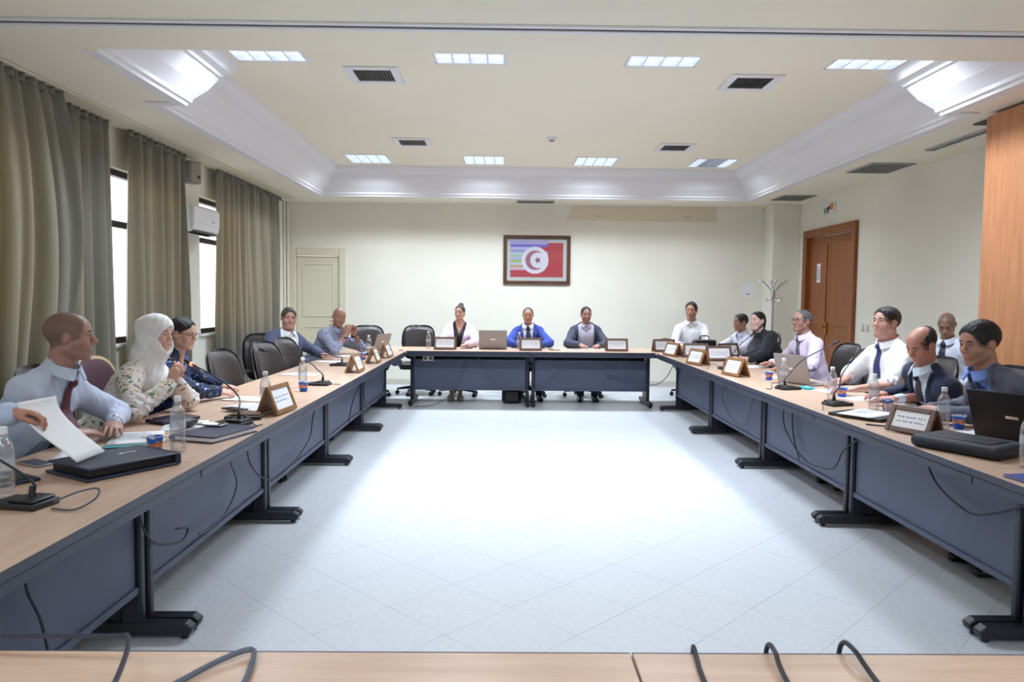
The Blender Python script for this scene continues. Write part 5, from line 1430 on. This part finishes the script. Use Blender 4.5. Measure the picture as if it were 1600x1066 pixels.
    for k in (-1, 1):
        S_, E_, W_, f_, n_, hd = A[k]
        tdir = hd.get('thumb'); tdir = D2L(tdir) if tdir is not None else v3(-k, .2, .3)
        sa = frame_from(f_, n_)[0]; thumb = 1 if float(sa @ np.asarray(tdir, F4)) > 0 else -1
        HP[k] = hand_field(W_, f_, n_, thumb, hd.get('curl', 22), s/.93*(.90 if fem else 1.0)*hd.get('sc', 1.0), hd.get('ti', .5))
    nk2 = nkr*(.96 if fat > 1.1 else 1)
    def body_f(P):
        d = su(torso(P, -.014, 0), arms(P, -.008, -.002), .012)
        d = np.maximum(d, .482-P[:, 2])
        d = su(d, s_cone(P, Nk-U*.05, Hc-hu2*.045*s-hf*.022*s, .056*nk2, .051*nk2), .028)
        Hh = toH(P); i = np.where((Hh*Hh).sum(1) < .185**2)[0]
        if len(i): d[i] = su(d[i], hfn(Hh[i])*s, .022)
        for k in (-1, 1):
            W_ = A[k][2]; q_ = P-W_; i = np.where((q_*q_).sum(1) < .235**2)[0]
            if len(i): d[i] = su(d[i], HP[k](P[i]), .012)
        if skirt:
            for k in (-1, 1):
                kn_ = v3(k*.07, .42, .50); an_ = v3(k*.06, feet_y-.02, .09); md = an_+(kn_-an_)*.5
                x = su(s_cone(P, kn_, md, .055, .048), s_cone(P, md, an_, .048, .032), .03); x = su(x, s_cone(P, (k*.06, .1, .55), kn_, .06, .055), .03); d = np.minimum(d, np.maximum(x, np.where(P[:, 1] < .285, .484-P[:, 2], -1.)))
        return clear(P, d)
    ends = [A[k][2]+unit(A[k][3])*.20 for k in (-1, 1)]
    bl = np.min(allp+ends+[Hc-.16], 0)-.11; bh = np.max(allp+ends+[Hc+.16], 0)+.09
    bl[2] = .44 if not skirt else .05
    if skirt: bh[1] = max(bh[1], .52)
    V, Q = surface(body_f, bl, bh, res)
    V, Q = biggest(V, Q)
    Hl = toH(V); tone = np.zeros((len(V), 4), F4); tone[:, 3] = 1
    lp = np.minimum(s_ell(Hl, (0, .0895, -.0575), (.022, .0105, .0052)), s_ell(Hl, (0, .088, -.0685), (.0185, .011, .0064)))
    tone[:, 1] = np.clip(.5-lp/.002, 0, 1)*lipk
    Hm = np.stack([np.abs(Hl[:, 0]), Hl[:, 1], Hl[:, 2]], 1)
    tone[:, 2] = np.clip(1-s_ell(Hm, (.036, .06, -.026), (.02, .02, .02))/.02, 0, 1)*.5+np.clip(1-s_ell(Hl, (0, .104, -.027), (.01, .01, .01))/.012, 0, 1)*.4
    tone[:, 2] += np.clip(1-s_ell(Hm, (.079, -.012, -.004), (.012, .02, .03))/.01, 0, 1)*.4
    if beard or mustache:
        bm = np.clip((-.040-Hl[:, 2]+.25*(Hm[:, 0] > .03)*.06)/.02, 0, 1)*np.clip((Hl[:, 1]+.01)/.03, 0, 1)*np.clip((Hl[:, 2]+.125)/.02, 0, 1)
        mu_ = np.clip(1-s_ell(Hl, (0, .092, -.046), (.026, .014, .007))/.006, 0, 1)
        tone[:, 0] = np.maximum(beard*bm, mustache*mu_)*np.clip(1-tone[:, 1]*2, 0, 1)
    if shaved:
        hr_ = hair_region(Hl, 'horseshoe' if style == 'horseshoe' else 'short', c)
        tone[:, 0] = np.maximum(tone[:, 0], shaved*np.clip(.5-hr_/.012, 0, 1))
    if style not in ('none', 'cover'):
        hr_ = hair_region(Hl, style, c); tone[:, 0] = np.maximum(tone[:, 0], .9*np.clip(.4-hr_/.006, 0, 1)*(1 if hairthick > 0 else 0))
    far_ = np.clip((np.sqrt((Hl*Hl).sum(1))-.165)/.01, 0, 1); tone[:, :3] *= (1-far_)[:, None]
    tone[:, 2] += .25*far_
    parts = [(V, Q, 0)]; cols = [tone]
    for k in (-1, 1):
        S_, E_, W_, f_, n_, hd = A[k]
        if watch == k:
            d_ = unit(W_-E_); wp = W_-d_*.008
            mbw = MB(); u_ = unit(np.cross(d_, v3(.3, .2, .9))); w_ = np.cross(d_, u_)
            mbw.tube([tuple(wp+u_*.033*math.cos(t_)+w_*.029*math.sin(t_)) for t_ in [2*math.pi*i/20 for i in range(20)]], .0065, 8, closed=True); mbw.build('watch_strap', MT['black'], o)
            nn = unit(np.asarray(n_, F4)-d_*float(np.asarray(n_, F4) @ d_)); cpos = wp+nn*.031
            mf = MB(); mf.ball(tuple(cpos), .016, 12, 8); mf.build('watch_face', MT['chrome'], o)
    np_mesh('body', parts, [sm], o, cols)
    # eyes, brows
    for k in (-1, 1):
        e0 = frH((k*.031, .0742, .0035))
        M_ = Matrix(((*HB[:, 0],), (*HB[:, 1],), (*HB[:, 2],))).to_4x4()
        ME = Matrix.Translation(Vector(e0.tolist())) @ M_
        ey = MB().ball((0, 0, 0), (.0118*s, .0122*s, .0080*s), 14, 10, ME).build('eye', EYE_W, o)
        MB().ball((-.000*k, .0088*s, 0), (.0052*s, .0042*s, .0052*s), 10, 8, ME).build('iris', EYE_I, ey)
        lid = [frH((k*(.031-.0165+.033*t_), .0850-.010*((t_-.45)*2)**2*.9, .0075+.0035*math.sin(math.pi*t_))) for t_ in np.linspace(0, 1, 8)]
        MB().tube([tuple(p) for p in lid], [.0012*s]+[.0020*s]*6+[.001*s], 6).build('eyelid', mat('lash_line', hexc(58, 38, 32), .6) if 'lash_line' not in bpy.data.materials else bpy.data.materials['lash_line'], o)
        if brow:
            bc = browcol or haircol
            br = [frH((k*(.012+.038*t_), .0905-.014*t_*t_-.002*(1-t_), .0225+.006*math.sin(math.pi*(.25+.6*t_)))) for t_ in np.linspace(0, 1, 7)]
            nmb = 'brow_%d_%d_%d' % tuple(bc)
            bmm = bpy.data.materials.get(nmb) or mat(nmb, hexc(*bc), .8)
            kk = .62 if fem else 1.0
            MB().tube([tuple(p) for p in br], [.0030*kk*s, .0042*kk*s, .0044*kk*s, .0042*kk*s, .0036*kk*s, .0026*kk*s, .0012*s], 6).build('eyebrow', bmm, o)
    # hair
    hm_name = 'hair_%d_%d_%d' % tuple(haircol)
    hm = bpy.data.materials.get(hm_name) or mat(hm_name, hexc(*haircol), .42, var=.25, vscale=30, bump=.5, bscale=60, stretch=(3, 3, .7), spec=.35)
    if style in ('short', 'horseshoe', 'long', 'bun') and hairthick > 0:
        def hair_f(P):
            Hh = toH(P); t_ = hairthick
            d = s_ell(Hh, (0, -.020, .033), (.077+t_, .097+t_, .084+t_*1.15))
            d = su(d, s_ell(Hh, (0, .030, .048), (.062+t_*.7, .052+t_*.7, .050+t_)), .02)
            if style in ('long', 'bun'): d = su(d, s_ell(Hh, (0, -.045, -.025), (.066+t_, .068+t_, .075)), .03)
            rg_ = hair_region(Hh, style, c); d = d+t_*.85*np.clip(1+rg_/.030, 0, 1)**1.5; d = np.maximum(d, rg_)
            if style == 'bun': d = su(d, s_ell(Hh, (0, -.055, .125), (.042, .042, .034)), .015)
            if style == 'long': d = su(d, s_ell(Hh, (0, -.105, -.055), (.036, .035, .060)), .03)
            sty = np.sin(Hh[:, 0]*240+3*np.sin(Hh[:, 1]*40))*np.sin(Hh[:, 1]*150+2*np.sin(Hh[:, 2]*60))
            return d*s+.0016*sty+wrinkle(Hh, seed+1, 70, .0022)
        V, Q = surface(hair_f, Hc-.19*s, Hc+.20*s, res); np_mesh('hair', [(V, Q, 0)], [hm], o)
    if scarf is not None:
        scm = fabric(label[:18]+' scarf', hexc(*scarf), .75, .10, 120)
        def scarf_f(P):
            Hh = toH(P)
            d = s_ell(Hh, (0, -.016, .034), (.0945, .120, .100))*s
            d = su(d, s_ell(Hh, (0, -.020, -.055), (.084, .092, .085))*s, .05)
            d = su(d, s_cone(P, Nk+U*.06, Nk-U*.02-Fw*.02, .075, .105), .05)
            d = su(d, s_ell(toT(P), (0, .075, .43*q), (.12, .070, .11)), .05)
            d = ss(d, s_ell(Hh, (0, .112, -.020), (.0640, .086, .083))*s, .010)
            ph_ = 60*Hh[:, 2]-95*Hh[:, 1]+18*np.sin(9*Hh[:, 0])
            return d+wrinkle(P, seed+2, 24, .009)+wrinkle(P, seed+5, 50, .0012)+.0010*np.sin(ph_)
        V, Q = surface(scarf_f, np.minimum(Hc, Nk)-.24, np.maximum(Hc, Nk)+.19, res*1.2); np_mesh('headscarf', [(V, Q, 0)], [scm], o)
    if glasses:
        gm = bpy.data.materials.get('black_glasses') or mat('black_glasses', hexc(24, 22, 26), .3)
        gl = MB()
        for k in (-1, 1):
            ring = []
            for i in range(20):
                t_ = 2*math.pi*i/20; cx_, cz_ = math.cos(t_), math.sin(t_); e_ = (abs(cx_)**3+abs(cz_)**3)**(1/3)
                ring.append(tuple(frH((k*.033+.0245*cx_/e_*.97, .1000-.010*abs(cx_/e_*.5+.5*k*cx_/e_), -.001+.0185*cz_/e_))))
            gl.tube(ring, .0019*s, 6, closed=True)
            gl.tube([tuple(frH((k*.057, .092, .006))), tuple(frH((k*.076, .060, .008))), tuple(frH((k*.083, .0, .008))), tuple(frH((k*.083, -.02, -.002)))], .0019*s, 6)
        gl.tube([tuple(frH((-.009, .1015, .003))), tuple(frH((0, .1045, .006))), tuple(frH((.009, .1015, .003)))], .0018*s, 6)
        gl.build('glasses_frame', gm, o)
    # legs and shoes
    if legs:
        pm = fabric(label[:20]+' trousers', hexc(*pants))
        fy = feet_y
        for_leg = []
        for k in (-1, 1):
            hip = v3(k*.085, 0, seatz-.005); kn_ = v3(k*.12 if not skirt else k*.07, .43, .52); an_ = v3(k*feet_x if not skirt else k*.06, fy, .10)
            for_leg.append((hip, kn_, an_))
        def pants_f(P):
            d = s_ell(P, (0, -.01, seatz), (.175, .135, .115))
            for hip, kn_, an_ in for_leg:
                x = s_cone(P, hip, kn_, .088*(.5+.5*fat), .066)
                if not skirt: x = su(x, s_cone(P, kn_, an_+v3(0, 0, -.03), .066, .052), .03)
                d = su(d, x, .03)
            if skirt: d = su(d, s_cone(P, (0, .1, .53), (0, .43, .515), .10, .085), .06)
            d = np.maximum(d, np.where(P[:, 1] < .285, .482, .065)-P[:, 2]); return np.maximum(d, P[:, 2]-.66)
        V, Q = surface(pants_f, (-.32, -.2, .03), (.32, .58, .70), .014); np_mesh('skirt' if skirt else 'trousers', [(V, Q, 0)], [pm], o)
        for k in (-1, 1):
            an_ = for_leg[0 if k < 0 else 1][2]; x0 = float(an_[0]); y0 = float(an_[1])
            def shoe_f(P):
                d = s_cone(P, (x0, y0-.05, .040), (x0+k*.01, y0+.06, .036), .042, .042)
                d = su(d, s_cone(P, (x0+k*.01, y0+.06, .034), (x0+k*.02, y0+.155, .026), .042, .030), .03)
                if not skirt: d = su(d, s_cone(P, (x0, y0-.02, .05), (x0, y0-.02, .09), .044, .040), .02)
                return np.maximum(d, .001-P[:, 2])
            V, Q = surface(shoe_f, (x0-.08, y0-.12, -.008), (x0+.09, y0+.21, .14), .009); np_mesh('shoe', [(V, Q, 0)], [SHOE if not skirt else fabric(label[:18]+' shoes %d' % k, hexc(190, 168, 160), .5)], o)
    return o
# ------------------------------------------------------------------ the people in the room
def rest(w, f, n=(0, 0, 1), e=None, curl=22, **k):
    d = dict(w=w, f=f, n=n, curl=curl); d.update(k)
    if e is not None: d['e'] = e
    return d
N_FLORAL = floral('white_floral_cloth', hexc(232, 226, 224), [(hexc(122, 142, 112), .27, 1.0), (hexc(200, 128, 120), .22, 1.25), (hexc(206, 174, 110), .20, 1.1), (hexc(96, 110, 104), .18, 1.9)], 21)
B_FLORAL = floral('blue_floral_cloth', hexc(24, 30, 62), [(hexc(60, 96, 190), .30, 1.0), (hexc(186, 206, 226), .17, 1.2), (hexc(40, 120, 130), .18, 1.5)], 22)
CHECK = checked('blue_checked_cloth', hexc(206, 212, 232), hexc(54, 66, 118), 105)
# left row -------------------------------------------------------
person('person in pale blue shirt and dark red tie with folded forearms', (-2.42, 3.42), -6, (-2.02, 3.45, 1.245), 24, 2, 0, 1.04,
       skin=(166, 120, 104), haircol=(52, 46, 50), style='none', shaved=.72, c=dict(hairline=.03, face=1.04, jaw=1.1, nose=1.1), beard=.25, topcol=(196, 206, 230), tie=(86, 22, 42), fat=1.06, sw=.195, rest_z=.757,
       hands={-1: rest((-1.92, 3.63, .775), (.45, -.88, -.05), (.15, .1, 1), thumb=(-.8, -.2, 0), curl=16), 1: rest((-1.98, 3.36, .775), (.45, .88, -.03), (.15, -.1, 1), curl=18)}, watch=-1, res=.004)
person('person in light blue sleeve reaching in from the left edge to lift a page', (-2.50, 2.42), 12, (-2.25, 2.45, 1.26), 20, 12, 0, 1.0,
       skin=(186, 132, 112), style='short', topcol=(190, 204, 236), collar=True, hands={-1: rest((-1.895, 2.835, .985), (.9, .25, -.12), (-.2, .3, 1), (.0, .2, -1), curl=(42, 46, 50, 54), thumb=(.2, -.9, .3), ti=1.0), 1: rest((-2.0, 2.34, .77), (.9, .2, 0))}, res=.0046)
person('person in white headscarf and floral blouse speaking with raised hands', (-2.44, 4.36), 0, (-2.03, 4.33, 1.215), -10, 6, 0, .97, fem=1,
       skin=(214, 168, 148), style='cover', scarf=(236, 234, 236), topcol=N_FLORAL, collar=False, sw=.165, fat=1.06, brow=True, haircol=(70, 50, 40),
       hands={-1: rest((-1.90, 4.27, .955), (.35, -.05, .95), (-.3, 1.0, .1), (-.1, .25, -1), curl=(48, 52, 54, 56), thumb=(.3, -.6, .6), ti=.9, bare=True), 1: rest((-1.87, 4.15, .945), (.30, .15, .95), (-.3, -1.0, .1), (-.1, -.3, -1), curl=(44, 48, 52, 56), thumb=(.3, .7, .6), ti=.9, bare=True)}, pants=(30, 30, 36), res=.0042)
person('person in glasses and dark blue floral blouse, writing', (-2.46, 5.04), 5, (-2.18, 5.03, 1.18), -8, 10, 0, .96, fem=1,
       skin=(206, 158, 136), style='long', hairthick=.008, haircol=(28, 22, 24), topcol=B_FLORAL, collar=False, sw=.16, glasses=True, c=dict(hairline=.012),
       hands={-1: rest((-2.0, 5.26, .775), (.8, -.3, 0)), 1: rest((-1.93, 4.98, .785), (.9, .35, -.15), (0, -.4, 1), (-.5, -.4, -.8), curl=(46, 48, 50, 52), ti=1.0)}, pants=(24, 26, 40), res=.0046)
person('person in grey blue jacket and open white shirt leaning back on the left', (-2.50, 8.05), -38, (-2.33, 8.02, 1.20), -62, 4, 3, 1.0,
       skin=(190, 136, 116), haircol=(70, 58, 52), style='short', hairthick=.010, c=dict(face=1.08, hairline=.01), top='jacket', topcol=(86, 94, 124), shirtcol=(236, 236, 242), open_w=.12, fat=1.14, sw=.195, feet_y=.30, feet_x=.06,
       hands={1: rest((-2.24, 7.80, .64), (.5, .4, -.2)), -1: rest((-2.02, 8.20, .775), (.75, -.4, 0), curl=25)}, res=.0065)
person('person in blue checked shirt with hands clasped before chin', (-2.37, 9.02), -24, (-1.99, 8.95, 1.19), -58, 10, 8, 1.0,
       skin=(176, 124, 102), haircol=(120, 112, 108), style='none', shaved=.45, beard=.35, c=dict(hairline=.028, face=1.03), topcol=CHECK, sleeve='rolled', fat=1.06, sw=.195, rest_z=.753,
       hands={1: rest((-1.87, 8.80, .985), (.25, .10, .95), (.2, -1, 0), (-.2, -.25, -1), curl=60, thumb=(-.4, .3, .6)), -1: rest((-1.80, 8.90, .985), (.10, -.20, .95), (.4, 1, 0), (-.1, .3, -1), curl=60, thumb=(-.6, -.3, .6))}, watch=-1, res=.0065)
# head table -----------------------------------------------------
person('person in pale pink blazer over black top at the head table', (-.66, 10.72), -90, (-.63, 10.62, 1.225), -104, 2, 3, .95, fem=1,
       skin=(206, 154, 130), haircol=(58, 46, 46), style='bun', hairthick=.007, c=dict(hairline=.018, vneck=.06), top='jacket', topcol=(224, 200, 226), inner=(26, 24, 32), open_w=.085, button=.06, collar=False, sw=.165, skirt=True, pants=(28, 26, 34), feet_y=.40,
       hands={1: rest((-.78, 10.25, .775), (.4, -.85, 0)), -1: rest((-.50, 10.25, .775), (-.5, -.8, 0))}, res=.0065)
person('person in bright blue suit and dark tie at the head table', (.37, 10.74), -90, (.355, 10.62, 1.195), -92, 3, 0, 1.0,
       skin=(190, 130, 106), haircol=(92, 84, 82), style='short', hairthick=.007, c=dict(hairline=.028), top='jacket', topcol=(40, 66, 150), shirtcol=(222, 226, 238), tie=(30, 36, 54), pants=(30, 44, 96),
       hands={1: rest((.24, 10.25, .775), (.45, -.8, 0)), -1: rest((.50, 10.25, .775), (-.45, -.8, 0))}, res=.0065, feet_y=.36, feet_x=.15)
person('person in dark grey jacket and pale shirt right of the head table centre', (1.20, 10.74), -90, (1.195, 10.62, 1.215), -88, 4, -3, 1.0,
       skin=(178, 124, 104), haircol=(38, 32, 32), style='short', hairthick=.006, beard=.5, mustache=.5, c=dict(hairline=.02), top='jacket', topcol=(56, 60, 80), shirtcol=(196, 194, 214), open_w=.115, pants=(36, 44, 76), fat=1.06,
       hands={1: rest((1.08, 10.25, .775), (.4, -.85, 0)), -1: rest((1.33, 10.25, .775), (-.4, -.85, 0))}, res=.0065, feet_y=.40)
# right side -----------------------------------------------------
person('person in open white shirt at the right end of the head table', (2.80, 10.86), -104, (2.745, 10.74, 1.285), -114, 3, 0, 1.09,
       skin=(188, 132, 108), haircol=(28, 26, 28), style='short', hairthick=.012, beard=.3, c=dict(hairline=.022), topcol=(236, 236, 240), fat=1.05, sw=.20, collar=True, pants=(40, 46, 66), feet_y=.40,
       hands={1: rest((2.56, 10.36, .775), (-.4, -.85, 0)), -1: rest((2.74, 10.32, .775), (-.6, -.7, 0))}, res=.0065)
person('person half hidden behind the one in black shirt, facing left', (3.26, 9.62), -165, (3.08, 9.53, 1.16), -162, 3, 0, .98,
       skin=(168, 118, 96), haircol=(40, 34, 34), style='short', hairthick=.006, c=dict(hairline=.012), topcol=(216, 214, 232), hands={1: rest((2.86, 9.75, .775), (-.9, -.1, 0)), -1: rest((2.86, 9.42, .775), (-.9, .1, 0))}, res=.0065)
person('person in black shirt leaning forward on the right row', (3.20, 8.36), 196, (2.95, 8.52, 1.205), -150, -4, -4, .97, fem=1,
       skin=(226, 184, 172), haircol=(20, 18, 22), style='long', hairthick=.009, c=dict(hairline=.018, face=1.07), topcol=(24, 26, 38), fat=1.22, sw=.185, lipk=.9, pants=(24, 24, 32),
       hands={1: rest((2.66, 8.30, .785), (-.75, -.35, 0), curl=34), -1: rest((2.72, 8.05, .785), (-.8, .35, 0), (-.2, -.9, -.5), curl=34)}, res=.006)
person('person in pale pink shirt, grey tie and glasses on the right row', (3.22, 7.40), 192, (3.02, 7.42, 1.24), -157, -4, 0, 1.0,
       skin=(172, 124, 104), haircol=(98, 94, 98), style='short', hairthick=.007, mustache=.8, beard=.2, glasses=True, c=dict(hairline=.034), topcol=(222, 208, 232), tie=(86, 90, 110), pants=(50, 54, 72), fat=1.05,
       hands={1: rest((2.82, 7.66, .775), (-.85, -.2, 0)), -1: rest((2.78, 7.20, .785), (-.9, .1, -.1), curl=30)}, res=.006)
person('person in white short sleeved shirt and navy tie leaning back on the right', (3.12, 5.72), 188, (3.0, 5.74, 1.285), -160, -3, 0, 1.06,
       skin=(196, 144, 126), haircol=(34, 32, 36), style='short', hairthick=.010, c=dict(face=1.12, hairline=.008), beard=.12, topcol=(240, 240, 246), tie=(36, 44, 104), sleeve='short', fat=1.34, sw=.205, pants=(60, 70, 100),
       hands={1: rest((2.76, 5.90, .81), (-.9, .05, -.1), curl=30), -1: rest((2.62, 5.42, .785), (-.85, .3, 0), (0, -.3, 1), (.7, -.4, -.7), curl=28)}, res=.0048)
person('person in navy suit and dark tie looking down at the right row', (3.14, 4.92), 184, (2.75, 4.80, 1.165), -164, 30, 4, 1.05,
       skin=(190, 128, 110), haircol=(34, 28, 32), style='horseshoe', hairthick=.006, c=dict(face=1.05, nose=1.08, hairline=.03), beard=.15, top='jacket', topcol=(28, 36, 68), shirtcol=(206, 222, 236), tie=(34, 24, 46), fat=1.10, sw=.20, open_w=.085, button=.06, feet_x=.04,
       hands={1: rest((2.72, 5.16, .785), (-.9, -.1, 0)), -1: rest((2.66, 4.90, .785), (-.9, .2, 0))}, res=.0044)
person('person in grey suit, blue shirt and patterned tie with clasped hands', (3.10, 3.87), 178, (2.60, 3.99, 1.225), -167, 12, 2, 1.06,
       skin=(178, 124, 102), haircol=(26, 22, 28), style='short', hairthick=.011, c=dict(hairline=.010, nose=1.08), beard=.22, top='jacket', topcol=(92, 94, 112), shirtcol=(120, 150, 226), tie=checked('dotted_navy_tie', hexc(30, 36, 74), hexc(96, 108, 150), 150), fat=1.06, sw=.205, open_w=.075, button=.08, rest_z=.752,
       hands={1: rest((2.57, 4.36, .80), (-.80, -.42, .05), (-.2, .8, .7), (.7, .25, -.8), curl=(46, 48, 50, 52), thumb=(-.3, -.4, .8), ti=.8), -1: rest((2.55, 4.21, .80), (-.72, .52, .05), (-.2, -.8, .7), (.7, -.25, -.8), curl=(46, 48, 50, 52), thumb=(-.3, .4, .8), ti=.8)}, res=.004)
person('person in white shirt and dark tie seated against the right wall, head bowed', (4.30, 7.02), 214, (4.18, 6.89, 1.235), -132, 32, 0, .98,
       skin=(170, 122, 100), haircol=(40, 34, 34), style='none', shaved=.7, c=dict(hairline=.008), topcol=(216, 222, 238), tie=(34, 38, 56), pants=(40, 42, 56), res=.0065)
# the chairs they sit on
for (x, y, h, l) in ((-2.46, 3.42, -4, 'office chair under the person in pale blue shirt'), (-2.54, 2.42, 6, 'office chair under the person cut by the left edge'), (-2.48, 4.36, 0, 'office chair under the person in white headscarf'),
                     (-2.54, 8.08, -55, 'office chair under the person in grey blue jacket'), (-2.38, 9.04, -10, 'office chair under the person in checked shirt'),
                     (-.64, 10.76, -90, 'office chair under the person in pink blazer'), (.37, 10.78, -90, 'office chair under the person in bright blue suit'), (1.20, 10.78, -90, 'office chair under the person in dark grey jacket'),
                     (2.82, 10.92, -104, 'office chair under the person in open white shirt'), (3.30, 9.66, -165, 'office chair under the half hidden person on the right'), (3.24, 8.36, 190, 'office chair under the person in black shirt'),
                     (3.26, 7.42, 186, 'office chair under the person in pale pink shirt'), (3.18, 5.72, 186, 'office chair under the person with navy tie'), (3.20, 4.92, 184, 'office chair under the person in navy suit'), (3.10, 3.86, 178, 'office chair under the person in grey suit'), (4.28, 7.0, 210, 'office chair against the right wall under the bowed person')):
    chair(x, y, h, l)
